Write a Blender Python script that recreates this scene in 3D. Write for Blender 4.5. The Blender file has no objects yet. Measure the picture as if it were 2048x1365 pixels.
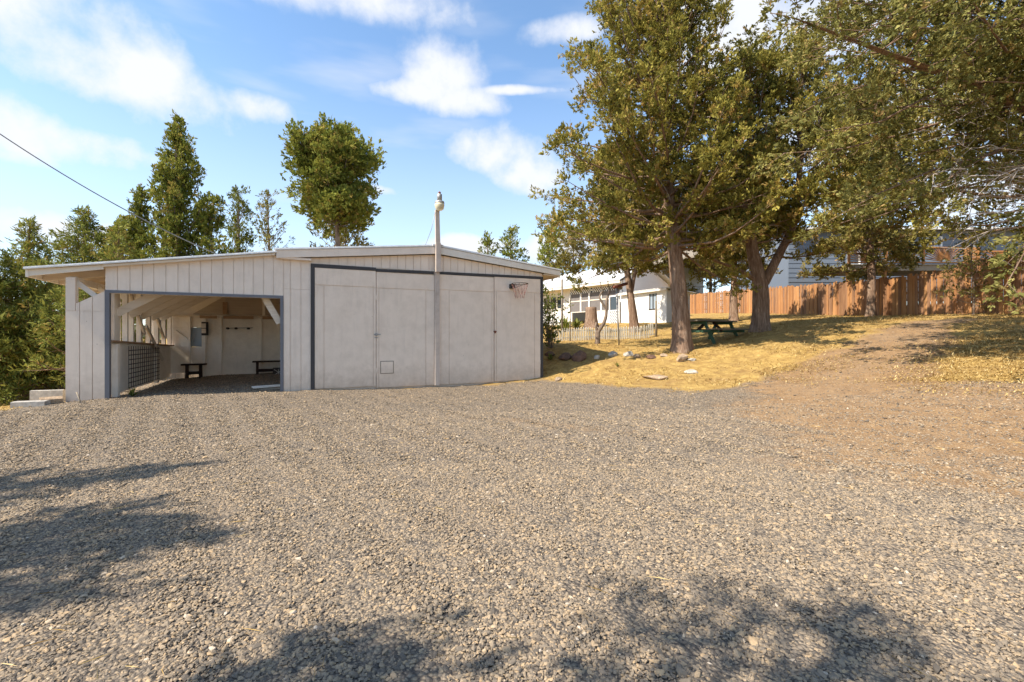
import bpy, math, random
import numpy as np
from mathutils import Vector, Matrix
PI = math.pi
R = math.radians
rng = np.random.default_rng(7)
random.seed(7)
SC = bpy.context.scene
COL = SC.collection

# ------------------------------------------------------------------ camera, sun, sky, exposure
cam = bpy.data.cameras.new('camera'); camo = bpy.data.objects.new('camera', cam); COL.objects.link(camo)
cam.sensor_width = 36.0; cam.lens = 36.0 * 916 / 2048; cam.clip_start = 0.05; cam.clip_end = 3000
cam.shift_y = -(682.5 - 672) / 2048
camo.location = (0, 0, 0); camo.rotation_euler = (R(90), 0, 0)
SC.camera = camo

SUN_AZ = np.array([-.883, -.469]); SUN_EL = R(48)          # horizontal direction towards the sun
to_sun = Vector((SUN_AZ[0] * math.cos(SUN_EL), SUN_AZ[1] * math.cos(SUN_EL), math.sin(SUN_EL)))
sun = bpy.data.lights.new('sun', 'SUN'); sun.energy = 4.6; sun.angle = R(.45); sun.color = (1, .90, .76)
suno = bpy.data.objects.new('sun', sun); COL.objects.link(suno)
suno.rotation_euler = to_sun.to_track_quat('Z', 'Y').to_euler(); suno.location = to_sun * 60

SC.view_settings.view_transform = 'Standard'; SC.view_settings.look = 'None'
SC.view_settings.exposure = 1.0; SC.view_settings.gamma = 1.0; SC.view_settings.use_curve_mapping = False
SC.cycles.max_bounces = 10; SC.cycles.diffuse_bounces = 8; SC.cycles.transparent_max_bounces = 12
SKY_STRENGTH = 0.15
CLOUDS = [  # direction as (x/y, z/y) ahead or azimuth/elevation all round: az deg from +Y, el deg, half width deg, half height deg
    (-47, 26.5, 8, 4.2), (-41, 24.0, 8, 3.6), (-35, 22.5, 6, 3.0), (-51, 29.5, 6, 3.5), (-29.5, 23.4, 4.5, 1.6),
    (-46, 16.6, 7.5, 2.4), (-51, 17.6, 5, 3.0),
    (-9, 29.6, 4.6, 3.6), (-6.2, 26.8, 5.0, 1.8), (-12.5, 27.6, 5, 1.4), (-2, 21.8, 6.0, 3.2), (1.5, 20, 5, 3.4),
    (6.5, 33.5, 4.4, 1.5), (1.6, 28.2, 5.5, .55), (30, 30, 13, 5.2), (24, 34, 9, 4), (-20, 36, 12, 3),
    (-5, 11.2, 8, 1.5), (-9, 9.0, 7, 1.2), (-45, 9.5, 12, 1.8), (40, 20, 14, 4), (48, 12, 14, 4), (-20, 17, 7, .8), (8, 11, 9, 2)]
_r = random.Random(3)
for k in range(9):
    CLOUDS.append((72 + k * 25 + _r.uniform(-5, 5), _r.uniform(12, 38), _r.uniform(5, 12), _r.uniform(2, 4.5)))
W = bpy.data.worlds.new('World'); SC.world = W; W.use_nodes = True
nt = W.node_tree; nt.nodes.clear()
def wn(t, **k):
    n = nt.nodes.new(t)
    for a, b in k.items(): setattr(n, a, b)
    return n
def wmath(op, a, b=None, c=None):
    n = wn('ShaderNodeMath', operation=op)
    for i, v in enumerate((a, b, c)):
        if v is None: continue
        if isinstance(v, (int, float)): n.inputs[i].default_value = v
        else: nt.links.new(v, n.inputs[i])
    return n.outputs[0]
def wdot(vec, d):
    n = wn('ShaderNodeVectorMath', operation='DOT_PRODUCT'); nt.links.new(vec, n.inputs[0]); n.inputs[1].default_value = d
    return n.outputs['Value']
sky = wn('ShaderNodeTexSky', sky_type='NISHITA', sun_disc=False, sun_elevation=SUN_EL, sun_rotation=math.atan2(SUN_AZ[0], SUN_AZ[1]),
         air_density=1.0, dust_density=0.6, ozone_density=2.0, altitude=900)
tc = wn('ShaderNodeTexCoord')
nz = wn('ShaderNodeTexNoise'); nz.inputs['Scale'].default_value = 9; nz.inputs['Detail'].default_value = 7; nz.inputs['Roughness'].default_value = .58
nt.links.new(tc.outputs['Generated'], nz.inputs['Vector'])
nz2 = wn('ShaderNodeTexNoise'); nz2.inputs['Scale'].default_value = 3.2; nz2.inputs['Detail'].default_value = 4
mp = wn('ShaderNodeMapping'); mp.inputs['Scale'].default_value = (1, 1, 4.5); nt.links.new(tc.outputs['Generated'], mp.inputs['Vector'])
nt.links.new(mp.outputs[0], nz2.inputs['Vector'])
puff = wmath('MULTIPLY', wmath('SUBTRACT', nz.outputs['Fac'], .5), 3.4)
dens = None
for (az, el, hw, hh) in CLOUDS:
    a, e = R(az), R(el)
    c = Vector((math.sin(a) * math.cos(e), math.cos(a) * math.cos(e), math.sin(e)))
    r_ = Vector((math.cos(a), -math.sin(a), 0)); u_ = r_.cross(c); u_ = u_ if u_.z > 0 else -u_
    A = wmath('MULTIPLY', wdot(tc.outputs['Generated'], r_), 1 / math.sin(R(hw)))
    B = wmath('MULTIPLY', wmath('SUBTRACT', wdot(tc.outputs['Generated'], u_), 0), 1 / math.sin(R(hh)))
    q = wmath('MULTIPLY_ADD', A, A, wmath('MULTIPLY', B, B))
    f = wmath('SUBTRACT', 1, q)
    f = wmath('ADD', f, wmath('MULTIPLY', wmath('LESS_THAN', wdot(tc.outputs['Generated'], c), 0), -9))
    dens = f if dens is None else wmath('SMOOTH_MAX', dens, f, .5)
d2 = wmath('ADD', dens, puff)
mr = wn('ShaderNodeMapRange', interpolation_type='SMOOTHSTEP'); mr.inputs[1].default_value = -.35; mr.inputs[2].default_value = 1.25
nt.links.new(d2, mr.inputs[0])
veil = wn('ShaderNodeMapRange', interpolation_type='SMOOTHSTEP'); veil.inputs[1].default_value = .42; veil.inputs[2].default_value = .85; veil.inputs[4].default_value = .55
nt.links.new(nz2.outputs['Fac'], veil.inputs[0])
zz = wn('ShaderNodeSeparateXYZ'); nt.links.new(tc.outputs['Generated'], zz.inputs[0])
low = wn('ShaderNodeMapRange', interpolation_type='SMOOTHSTEP'); low.inputs[1].default_value = .55; low.inputs[2].default_value = .0; low.inputs[4].default_value = .50
nt.links.new(zz.outputs['Z'], low.inputs[0])
cover = wmath('MINIMUM', wmath('MAXIMUM', wmath('MAXIMUM', mr.outputs[0], veil.outputs[0]), low.outputs[0]), .96)
scl = wn('ShaderNodeVectorMath', operation='MULTIPLY'); nt.links.new(sky.outputs[0], scl.inputs[0]); scl.inputs[1].default_value = (.96, 1.04, 1.02)
mixc = wn('ShaderNodeMix', data_type='RGBA'); nt.links.new(cover, mixc.inputs[0]); nt.links.new(scl.outputs[0], mixc.inputs[6])
mixc.inputs[7].default_value = (3.35, 3.42, 3.6, 1)
bg = wn('ShaderNodeBackground'); bg.inputs[1].default_value = SKY_STRENGTH; nt.links.new(mixc.outputs[2], bg.inputs[0])
wo = wn('ShaderNodeOutputWorld'); nt.links.new(bg.outputs[0], wo.inputs[0])

# ------------------------------------------------------------------ helpers: materials
def new_mat(name):
    m = bpy.data.materials.new(name); m.use_nodes = True
    return m, m.node_tree, m.node_tree.nodes['Principled BSDF']
class N:
    """small wrapper for a material's node tree"""
    def __init__(s, name):
        s.m, s.t, s.b = new_mat(name)
    def n(s, typ, ins=None, **k):
        o = s.t.nodes.new(typ)
        for a, b in k.items(): setattr(o, a, b)
        for a, b in (ins or {}).items(): s.set(o.inputs[a], b)
        return o
    def set(s, sock, v):
        if hasattr(v, 'links'): s.t.links.new(v, sock)
        else: sock.default_value = v
    def coord(s, which='Object', scale=(1, 1, 1)):
        c = s.n('ShaderNodeTexCoord'); mp = s.n('ShaderNodeMapping', {'Vector': c.outputs[which], 'Scale': scale}); return mp.outputs[0]
    def noise(s, vec, scale, detail=4, rough=.55, dist=0):
        return s.n('ShaderNodeTexNoise', {'Vector': vec, 'Scale': scale, 'Detail': detail, 'Roughness': rough, 'Distortion': dist}).outputs['Fac']
    def ramp(s, fac, stops):
        r = s.n('ShaderNodeValToRGB', {'Fac': fac}); e = r.color_ramp.elements
        while len(e) < len(stops): e.new(.5)
        for i, (p, c) in enumerate(stops):
            e[i].position = p; e[i].color = (*c, 1) if len(c) == 3 else c
        return r.outputs[0]
    def mix(s, fac, a, b, mode='MIX'):
        m = s.n('ShaderNodeMix', data_type='RGBA', blend_type=mode); s.set(m.inputs[0], fac)
        for i, v in ((6, a), (7, b)):
            s.set(m.inputs[i], (*v, 1) if isinstance(v, tuple) and len(v) == 3 else v)
        return m.outputs[2]
    def math(s, op, a, b=0.0):
        m = s.n('ShaderNodeMath', operation=op); s.set(m.inputs[0], a); s.set(m.inputs[1], b); return m.outputs[0]
    def mr(s, v, a, b, c=0.0, d=1.0):
        m = s.n('ShaderNodeMapRange', {0: v, 1: a, 2: b, 3: c, 4: d}); return m.outputs[0]
    def bump(s, h, strength=.3, dist=.01):
        b = s.n('ShaderNodeBump', {'Height': h, 'Strength': strength, 'Distance': dist}); s.t.links.new(b.outputs[0], s.b.inputs['Normal'])
    def out(s, col=None, rough=.8, spec=.3, metal=0):
        if col is not None: s.set(s.b.inputs['Base Color'], (*col, 1) if isinstance(col, tuple) and len(col) == 3 else col)
        s.set(s.b.inputs['Roughness'], rough); s.b.inputs['Specular IOR Level'].default_value = spec; s.b.inputs['Metallic'].default_value = metal
        return s.m
def paint(name, c, dirt=.25, rough=.6, grain=(3, 3, 3), bump=.15, splash=0):
    k = N(name); v = k.coord(scale=grain)
    oi = k.n('ShaderNodeObjectInfo').outputs['Random']
    a = k.noise(v, 1.2, 6, .65); b = k.noise(k.coord(scale=(14, 14, 1.4)), 1.0, 5, .6); sp = k.noise(v, 22, 3, .7)
    dk = tuple(x * .62 for x in c)
    col = k.mix(k.math('MULTIPLY', k.mr(a, .42, .75), dirt), c, (dk[0], dk[1] * .95, dk[2] * .88))
    col = k.mix(k.math('MULTIPLY', k.mr(b, .55, .8), dirt * .8), col, dk)
    col = k.mix(k.math('MULTIPLY', k.mr(sp, .68, .74), dirt), col, tuple(x * .4 for x in c))
    col = k.mix(k.math('MULTIPLY', oi, .10), col, dk)
    if splash:
        zz = k.n('ShaderNodeSeparateXYZ', {0: k.n('ShaderNodeTexCoord').outputs['Object']}).outputs[2]
        sf = k.math('MULTIPLY', k.mr(k.math('ADD', zz, k.math('MULTIPLY', k.noise(v, 2.6, 6, .7), -.9)), .12, -.55), splash)
        col = k.mix(sf, col, (.27, .19, .125))
        st = k.noise(k.coord(scale=(5, 5, .5)), 1.3, 7, .7); col = k.mix(k.math('MULTIPLY', k.mr(st,   .56, .74), .22), col, tuple(x * .66 for x in c))
        nl = k.n('ShaderNodeTexVoronoi', {'Vector': k.coord(scale=(2.2, .01, 1.1)), 'Scale': 2.4}); col = k.mix(k.math('MULTIPLY', k.mr(nl.outputs['Distance'], .035, .02), .75), col, (.16, .09, .06))
    k.bump(k.math('ADD', b, k.math('MULTIPLY', sp, .4)), bump, .006)
    return k.out(col, rough, .3)
def wood(name, cs, rough=.8, along='z', rnd=1.0, bump=.5, sc=1.0, boards=None):
    """cs: dark, mid, light; grain runs along the given axis; every board differs"""
    k = N(name); s3 = {'z': (22 * sc, 22 * sc, 1.1 * sc), 'x': (1.1 * sc, 22 * sc, 22 * sc), 'y': (22 * sc, 1.1 * sc, 22 * sc)}[along]
    oi = k.n('ShaderNodeObjectInfo').outputs['Random']
    c = k.n('ShaderNodeTexCoord'); off = k.n('ShaderNodeVectorMath', {0: c.outputs['Object']}, operation='ADD')
    cm = k.n('ShaderNodeCombineXYZ', {0: k.math('MULTIPLY', oi, 37), 1: k.math('MULTIPLY', oi, 91), 2: k.math('MULTIPLY', oi, 53)})
    k.t.links.new(cm.outputs[0], off.inputs[1])
    mp = k.n('ShaderNodeMapping', {'Vector': off.outputs[0], 'Scale': s3})
    g = k.noise(mp.outputs[0], 1, 6, .65, .6); big = k.noise(off.outputs[0], 1.6, 4, .6)
    col = k.ramp(k.math('ADD', k.math('MULTIPLY', g, .75), k.math('MULTIPLY', big, .3)), [(.3, cs[0]), (.52, cs[1]), (.75, cs[2])])
    col2 = k.ramp(oi, boards or [(0, tuple(x * .55 for x in cs[1])), (.35, cs[1]), (.7, cs[2]), (1, cs[0])])
    col = k.mix(.42 * rnd, col, col2)
    k.bump(g, bump, .008)
    return k.out(col, rough, .2)
def plain(name, c, rough=.6, metal=0, var=.25, spec=.4, sc=8):
    k = N(name); n = k.noise(k.coord(), sc, 5, .6)
    col = k.mix(k.mr(n, .35, .7), tuple(x * (1 - var) for x in c), tuple(min(1, x * (1 + var * .5)) for x in c))
    k.bump(n, .15, .01)
    return k.out(col, rough, spec, metal)
def foliage(name, stops, trans=.28):
    k = N(name); a = k.n('ShaderNodeAttribute', attribute_name='tint').outputs['Fac']
    col = k.ramp(a, stops)
    k.out(col, .75, .05)
    tr = k.n('ShaderNodeBsdfTranslucent', {'Color': k.mix(.5, col, (.20, .17, .03), 'MIX')})
    ms = k.n('ShaderNodeMixShader', {0: trans, 1: k.b.outputs[0], 2: tr.outputs[0]})
    k.t.links.new(ms.outputs[0], k.t.nodes['Material Output'].inputs['Surface'])
    return k.m
def bark(name, cs, sc=1.0):
    k = N(name); v = k.coord(scale=(9 * sc, 9 * sc, 1.3 * sc)); g = k.noise(v, 1.6, 7, .68, .8)
    f = k.noise(k.coord(scale=(26 * sc, 26 * sc, 4 * sc)), 1.5, 4, .6)
    col = k.ramp(k.math('ADD', k.math('MULTIPLY', g, .8), k.math('MULTIPLY', f, .25)), [(.34, cs[0]), (.52, cs[1]), (.72, cs[2])])
    k.bump(k.math('ADD', g, k.math('MULTIPLY', f, .35)), 1.0, .035)
    return k.out(col, .92, .1)

MAT = {}
MAT['siding'] = paint('siding_paint', (.80, .685, .575), .30, .6, splash=.4)
MAT['door'] = paint('door_paint', (.80, .675, .555), .36, .6, splash=.45)
MAT['white'] = paint('white_trim_paint', (.76, .71, .63), .35)
MAT['house'] = paint('house_white_paint', (.80, .79, .76), .15)
MAT['charcoal'] = paint('charcoal_paint', (.055, .053, .055), .3)
MAT['pole'] = paint('grey_pole_paint', (.52, .44, .38), .6)
MAT['slate'] = paint('slate_grey_paint', (.16, .165, .185), .3)
MAT['inner'] = paint('inner_plywood_paint', (.86, .78, .67), .45, .8)
MAT['rafter'] = wood('rafter_wood', ((.48, .38, .28), (.70, .61, .50), (.78, .71, .61)), along='x', bump=.2)
MAT['rough_wood'] = wood('rough_wood', ((.14, .07, .035), (.30, .18, .10), (.45, .32, .21)), along='x')
MAT['deck_under'] = wood('roof_deck_wood', ((.36, .27, .19), (.52, .43, .33), (.62, .54, .45)), along='x')
MAT['roofing'] = plain('painted_sheet_metal', (.74, .74, .73), .45, .0, .15)
MAT['fence'] = wood('cedar_fence', ((.09, .048, .030), (.38, .175, .066), (.58, .33, .15)), along='z', rnd=1.4, sc=1.2, boards=[(0, (.12, .075, .052)), (.25, (.24, .15, .10)), (.5, (.36, .17, .065)), (.8, (.55, .30, .13)), (1, (.20, .085, .04))])
MAT['old_fence'] = wood('weathered_fence', ((.16, .13, .10), (.30, .25, .20), (.42, .36, .29)), along='z')
MAT['picket'] = wood('weathered_white_picket', ((.42, .38, .30), (.70, .67, .58), (.80, .78, .72)), along='z', rnd=.6)
MAT['deckwood'] = wood('stained_deck_wood', ((.16, .06, .02), (.38, .17, .06), (.5, .27, .11)), along='z')
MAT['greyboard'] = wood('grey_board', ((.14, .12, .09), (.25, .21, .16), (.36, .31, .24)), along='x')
MAT['table_top'] = wood('weathered_table_wood', ((.07, .06, .045), (.15, .125, .09), (.24, .20, .15)), along='x')
MAT['green'] = paint('green_paint', (.035, .085, .05), .4)
MAT['darkwood'] = wood('dark_stained_wood', ((.012, .008, .007), (.03, .018, .014), (.055, .03, .022)), along='x')
MAT['rust'] = plain('rusty_steel', (.22, .075, .045), .75, .3, .5)
MAT['steel'] = plain('grey_steel', (.38, .37, .35), .5, .5, .25)
MAT['darksteel'] = plain('dark_steel', (.05, .045, .042), .55, .5, .3)
MAT['net'] = plain('faded_red_cord', (.30, .15, .125), .9, 0, .4)
MAT['lampglass'] = plain('cloudy_lens', (.62, .55, .38), .3, 0, .1)
MAT['cable'] = plain('black_cable', (.10, .10, .10), .5)
MAT['concrete'] = plain('concrete', (.42, .39, .35), .9, 0, .3, .2, 14)
MAT['blue_siding'] = paint('blue_grey_siding', (.15, .18, .225), .15)
MAT['pale_siding'] = paint('pale_grey_siding', (.60, .63, .66), .12)
MAT['deadtwig'] = plain('dead_twig_bark', (.46, .40, .35), .9, 0, .3)
MAT['straw'] = plain('straw', (.62, .46, .20), .8, 0, .3)
MAT['bark_red'] = bark('juniper_bark', ((.085, .05, .034), (.22, .145, .10), (.40, .30, .225)))
MAT['bark_grey'] = bark('grey_bark', ((.09, .065, .05), (.22, .165, .125), (.38, .31, .25)))
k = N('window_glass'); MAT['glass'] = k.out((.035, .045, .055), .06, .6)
MAT['screen'] = plain('insect_screen', (.17, .155, .15), .9, 0, .15)
k = N('clear_window_glass'); MAT['pane'] = k.out((.30, .36, .42), .08, .6)
MAT['leaf_olive'] = foliage('juniper_foliage_olive', [(0, (.06, .068, .018)), (.4, (.235, .215, .047)), (.75, (.42, .365, .088)), (1, (.46, .29, .11))], .34)
MAT['leaf_green'] = foliage('juniper_foliage_green', [(0, (.06, .082, .018)), (.45, (.19, .225, .044)), (.85, (.34, .345, .075)), (1, (.38, .27, .085))], .34)
MAT['leaf_blue'] = foliage('juniper_foliage_blue_green', [(0, (.055, .064, .026)), (.45, (.20, .195, .058)), (.85, (.37, .345, .12)), (1, (.40, .27, .11))], .34)
MAT['leaf_spruce'] = foliage('conifer_foliage', [(0, (.055, .078, .018)), (.45, (.18, .215, .048)), (.85, (.34, .34, .085)), (1, (.38, .25, .08))], .34)
MAT['leaf_brown'] = foliage('dry_juniper_foliage', [(0, (.075, .066, .020)), (.4, (.215, .190, .054)), (.75, (.35, .295, .10)), (1, (.44, .28, .12))], .34)
MAT['leaf_shrub'] = foliage('shrub_leaf', [(0, (.05, .07, .015)), (.5, (.15, .19, .04)), (1, (.30, .28, .08))], .35)
MAT['leaf_yucca'] = foliage('yucca_leaf', [(0, (.10, .13, .03)), (.5, (.24, .28, .07)), (1, (.40, .38, .12))], .2)
def rockmat(name, c):
    k = N(name); v = k.coord(); a = k.noise(v, 5, 7, .65); b = k.noise(v, 28, 4, .6)
    col = k.ramp(k.math('ADD', k.math('MULTIPLY', a, .7), k.math('MULTIPLY', b, .3)), [(.35, tuple(x * .45 for x in c)), (.55, c), (.72, tuple(min(.85, x * 1.4) for x in c))])
    k.bump(k.math('ADD', a, b), .8, .03); return k.out(col, .95, .15)
MAT['rock_pale'] = rockmat('pale_stone', (.50, .45, .38)); MAT['rock_brown'] = rockmat('brown_stone', (.20, .12, .085)); MAT['rock_tan'] = rockmat('tan_stone', (.42, .31, .21))

# ------------------------------------------------------------------ helpers: meshes
def link(o, parent=None):
    COL.objects.link(o)
    if parent is not None: o.parent = parent
    return o
def tag(o, label=None, cat=None, group=None, kind=None):
    if label: o['label'] = label
    if cat: o['category'] = cat
    if group: o['group'] = group
    if kind: o['kind'] = kind
    return o
def empty(name, loc=(0, 0, 0), rz=0.0, label=None, cat=None, group=None):
    o = bpy.data.objects.new(name, None); o.empty_display_size = .2; o.location = loc; o.rotation_euler = (0, 0, rz)
    COL.objects.link(o); return tag(o, label, cat, group)
def mesh_np(name, V, Fc, mat, parent=None, smooth=False, attr=None):
    V = np.asarray(V, np.float32); Fc = np.asarray(Fc, np.int32); nf, k = Fc.shape
    me = bpy.data.meshes.new(name)
    me.vertices.add(len(V)); me.vertices.foreach_set('co', V.ravel())
    me.loops.add(nf * k); me.loops.foreach_set('vertex_index', Fc.ravel())
    me.polygons.add(nf); me.polygons.foreach_set('loop_start', np.arange(0, nf * k, k, dtype=np.int32))
    if smooth: me.polygons.foreach_set('use_smooth', np.ones(nf, bool))
    for a, d in (attr or {}).items():
        at = me.attributes.new(a, 'FLOAT', 'POINT'); at.data.foreach_set('value', np.asarray(d, np.float32))
    me.update(calc_edges=True)
    me.materials.append(mat)
    return link(bpy.data.objects.new(name, me), parent)
class MB:
    def __init__(s): s.v = []; s.f = []; s.sm = []
    def add(s, vs, fs, smooth=False):
        b = len(s.v); s.v += [tuple(p) for p in vs]; s.f += [tuple(b + i for i in f) for f in fs]; s.sm += [smooth] * len(fs); return s
    def box(s, x0, x1, y0, y1, z0, z1):
        v = [(x, y, z) for z in (z0, z1) for y in (y0, y1) for x in (x0, x1)]
        return s.add(v, [(0, 2, 3, 1), (4, 5, 7, 6), (0, 1, 5, 4), (2, 6, 7, 3), (0, 4, 6, 2), (1, 3, 7, 5)])
    def prism(s, poly, y0, y1):
        """poly: (x,z) outline, extruded along y"""
        n = len(poly); v = [(x, y0, z) for x, z in poly] + [(x, y1, z) for x, z in poly]
        return s.add(v, [tuple(range(n)), tuple(range(2 * n - 1, n - 1, -1))] + [(i, i + n, (i + 1) % n + n, (i + 1) % n) for i in range(n)])
    def prism_x(s, poly, x0, x1):
        """poly: (y,z) outline, extruded along x"""
        n = len(poly); v = [(x0, y, z) for y, z in poly] + [(x1, y, z) for y, z in poly]
        return s.add(v, [tuple(range(n - 1, -1, -1)), tuple(range(n, 2 * n))] + [(i, (i + 1) % n, (i + 1) % n + n, i + n) for i in range(n)])
    def beam(s, a, b, w, h, up=(0, 0, 1)):
        a = Vector(a); b = Vector(b); d = (b - a).normalized(); sd = d.cross(Vector(up)).normalized(); u = sd.cross(d)
        v = [p + sd * (w / 2 * i) + u * (h / 2 * j) for p in (a, b) for i, j in ((-1, -1), (1, -1), (1, 1), (-1, 1))]
        return s.add(v, [(0, 1, 2, 3), (7, 6, 5, 4), (0, 4, 5, 1), (1, 5, 6, 2), (2, 6, 7, 3), (3, 7, 4, 0)])
    def tube(s, pts, rad, n=6, smooth=True, cap=True, wob=0.0, rr=None):
        pts = [Vector(p) for p in pts]; rad = rad if hasattr(rad, '__len__') else [rad] * len(pts)
        t0 = (pts[1] - pts[0]).normalized(); ref = Vector((1, 0, 0)) if abs(t0.x) < .8 else Vector((0, 1, 0))
        ref = (ref - t0 * ref.dot(t0)).normalized(); v = []
        for i, p in enumerate(pts):
            t = (pts[min(i + 1, len(pts) - 1)] - pts[max(i - 1, 0)]).normalized()
            ref = (ref - t * ref.dot(t)).normalized(); b = t.cross(ref)
            for j in range(n):
                a = 2 * PI * j / n; r = rad[i] * (1 + (wob * (rr.random() * 2 - 1) if wob else 0))
                v.append(p + ref * (math.cos(a) * r) + b * (math.sin(a) * r))
        f = [(i * n + j, i * n + (j + 1) % n, (i + 1) * n + (j + 1) % n, (i + 1) * n + j) for i in range(len(pts) - 1) for j in range(n)]
        if cap: f += [tuple(range(n - 1, -1, -1)), tuple(range((len(pts) - 1) * n, len(pts) * n))]
        return s.add(v, f, smooth)
    def lathe(s, prof, c=(0, 0, 0), n=16):
        v = []; c = Vector(c)
        for r, z in prof: v += [c + Vector((r * math.cos(2 * PI * j / n), r * math.sin(2 * PI * j / n), z)) for j in range(n)]
        f = [(i * n + j, i * n + (j + 1) % n, (i + 1) * n + (j + 1) % n, (i + 1) * n + j) for i in range(len(prof) - 1) for j in range(n)]
        f += [tuple(range(n - 1, -1, -1)), tuple(range((len(prof) - 1) * n, len(prof) * n))]
        return s.add(v, f, True)
    def mesh(s, name, mat):
        me = bpy.data.meshes.new(name); me.from_pydata([tuple(p) for p in s.v], [], s.f); me.update()
        if any(s.sm): me.polygons.foreach_set('use_smooth', s.sm)
        me.materials.append(mat); return me
    def build(s, name, mat, parent=None):
        return link(bpy.data.objects.new(name, s.mesh(name, mat)), parent)
def box(name, mat, parent, *d): return MB().box(*d).build(name, mat, parent)

# ------------------------------------------------------------------ terrain
GC = np.array([(0,0,-1.3),(0,3,-1.3),(-5,3,-1.3),(5,3,-1.28),(0,7,-1.28),(-8.5,8.7,-1.26),(-4.6,10.65,-1.26),(.86,13.3,-1.23),(-3,6,-1.29),(-10,5,-1.36),(4,7,-1.22),
(5.8,11.2,-1.0),(5.2,13.9,-.46),(8.5,15.7,.17),(17,15.3,.73),(17,21.4,.93),(15.6,38,1.83),(7.8,7,-.78),(11.2,10,-.2),(1.75,19,-.2),(5.9,19,-.15),(8.57,25.4,.72),(4.3,34.1,.85),(2,39,.85),
(1.33,15.6,-.5),(2.6,13.2,-1.0),(-10.3,14,-1.31),(-1.8,18.7,-.8),(-7.5,16.5,-1.25),(-11,10,-1.6),(-14,12,-2.0),(-17,16,-2.3),(-20,25,-2.5),(-8,26,-1.2),(6.5,16.2,-.28),
(0,60,1.2),(30,60,2.6),(-40,60,-2.5),(40,20,2.2),(60,0,1.5),(-60,0,-3),(0,-60,-1.5),(30,-30,-.5),(-10,-10,-1.35),(10,-5,-1.2),(22,8,.6)], float)
def _U(r2): return r2 * np.log(r2 + 1e-9) * .5
_P = GC[:, :2]; _n = len(_P)
_A = np.zeros((_n + 3, _n + 3)); _A[:_n, :_n] = _U(((_P[:, None] - _P[None]) ** 2).sum(-1)) + np.eye(_n)
_A[:_n, _n] = 1; _A[:_n, _n + 1:] = _P; _A[_n, :_n] = 1; _A[_n + 1:, :_n] = _P.T
_W = np.linalg.solve(_A, np.r_[GC[:, 2], 0, 0, 0])
def gz(x, y):
    x = np.atleast_1d(np.asarray(x, float)).copy(); y = np.atleast_1d(np.asarray(y, float)).copy()
    dx, dy = x, y - 15; r = np.hypot(dx, dy) + 1e-6; k = np.minimum(1, 62 / r); x = dx * k; y = dy * k + 15
    out = np.empty(len(x))
    for i in range(0, len(x), 40000):
        xs, ys = x[i:i + 40000], y[i:i + 40000]
        out[i:i + 40000] = _U((xs[:, None] - _P[:, 0]) ** 2 + (ys[:, None] - _P[:, 1]) ** 2) @ _W[:_n] + _W[_n] + _W[_n + 1] * xs + _W[_n + 2] * ys
    return out
def g1(x, y): return float(gz(x, y)[0])
GRAVEL = np.array([(-30,-25),(-16,2),(-9.6,7.2),(-8.6,8.3),(-8.9,9.4),(-12.0,14.6),(-7.6,16.2),(-5.0,10.9),(.9,13.05),(2.05,12.1),(3.26,10.95),(4.1,10.1),(5.2,10.5),(6.47,11.1),(7.9,11.8),(9.0,12.4),(10.35,13.3),(12.2,14.6),(14.5,15.2),
(14.8,14.2),(12.4,13.1),(10.9,10.9),(9.4,9.9),(7.9,8.3),(8.3,6.2),(12,1),(14,-25)], float)
def sdf(x, y, poly):
    """signed distance, positive inside"""
    x = np.asarray(x, float); y = np.asarray(y, float); d = np.full(x.shape, 1e9); ins = np.zeros(x.shape, bool)
    for i in range(len(poly)):
        a = poly[i]; b = poly[(i + 1) % len(poly)]; e = b - a
        t = np.clip(((x - a[0]) * e[0] + (y - a[1]) * e[1]) / (e @ e), 0, 1)
        d = np.minimum(d, np.hypot(x - a[0] - t * e[0], y - a[1] - t * e[1]))
        c = (a[1] > y) != (b[1] > y)
        xi = a[0] + (y - a[1]) * e[0] / (e[1] if abs(e[1]) > 1e-9 else 1e-9)
        ins ^= c & (x < xi)
    return np.where(ins, d, -d)
def sm(v, a, b):
    t = np.clip((v - a) / (b - a), 0, 1); return t * t * (3 - 2 * t)
def wob(x, y, s, ph=0): return np.sin(x * s + ph) * np.cos(y * s * 1.31 + ph * 2.1) * .6 + np.sin(x * s * 2.3 + y * s * 1.7 + ph) * .4
def gravel_w(x, y): return sm(sdf(x, y, GRAVEL) + .25 * wob(x, y, 2.1, 1) + .12 * wob(x, y, 6.3, 2), -.35, .55)
def dirt_w(x, y):
    lim = np.interp(y, [0, 2.6, 4.5, 7, 10, 13], [6.5, 4.2, 2.6, 3.1, 4.6, 7.0])
    w = sm(x - lim + .5 * wob(x, y, .9, .4) + .25 * wob(x, y, 2.7, 3), -1.1, 2.0)
    rut = .55 * sm(wob(x * .35 + y * .5, y * .2, 2.4, 2.2), .25, .8) * sm(x, -4, 1) * sm(y, 3, 6)
    return np.clip(np.maximum(w * .9, rut * .75), 0, 1)
def axis(lo, hi, fine_lo, fine_hi, st):
    mid = list(np.arange(fine_lo, fine_hi + .001, st)); out = []; d = st; v = fine_lo
    while v > lo: d *= 1.25; v -= d; out.append(v)
    out = out[::-1] + mid; d = st; v = fine_hi
    while v < hi: d *= 1.25; v += d; out.append(v)
    return np.array(out)
gx = axis(-900, 900, -22, 24, .22); gy = axis(-900, 1200, -3, 42, .22)
GX, GY = np.meshgrid(gx, gy); fx, fy = GX.ravel(), GY.ravel()
GZ = gz(fx, fy); gw = gravel_w(fx, fy); dw = dirt_w(fx, fy)
near = sm(-np.hypot(fx, fy - 12), -45, -30)
GZ += near * (.016 * wob(fx, fy, 1.7, 1.3) + .010 * wob(fx, fy, 4.7, .6) + (1 - gw) * .03 * wob(fx, fy, 3.1, 2.6))
nx, ny = len(gx), len(gy); I = np.arange(nx * ny).reshape(ny, nx)
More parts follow.
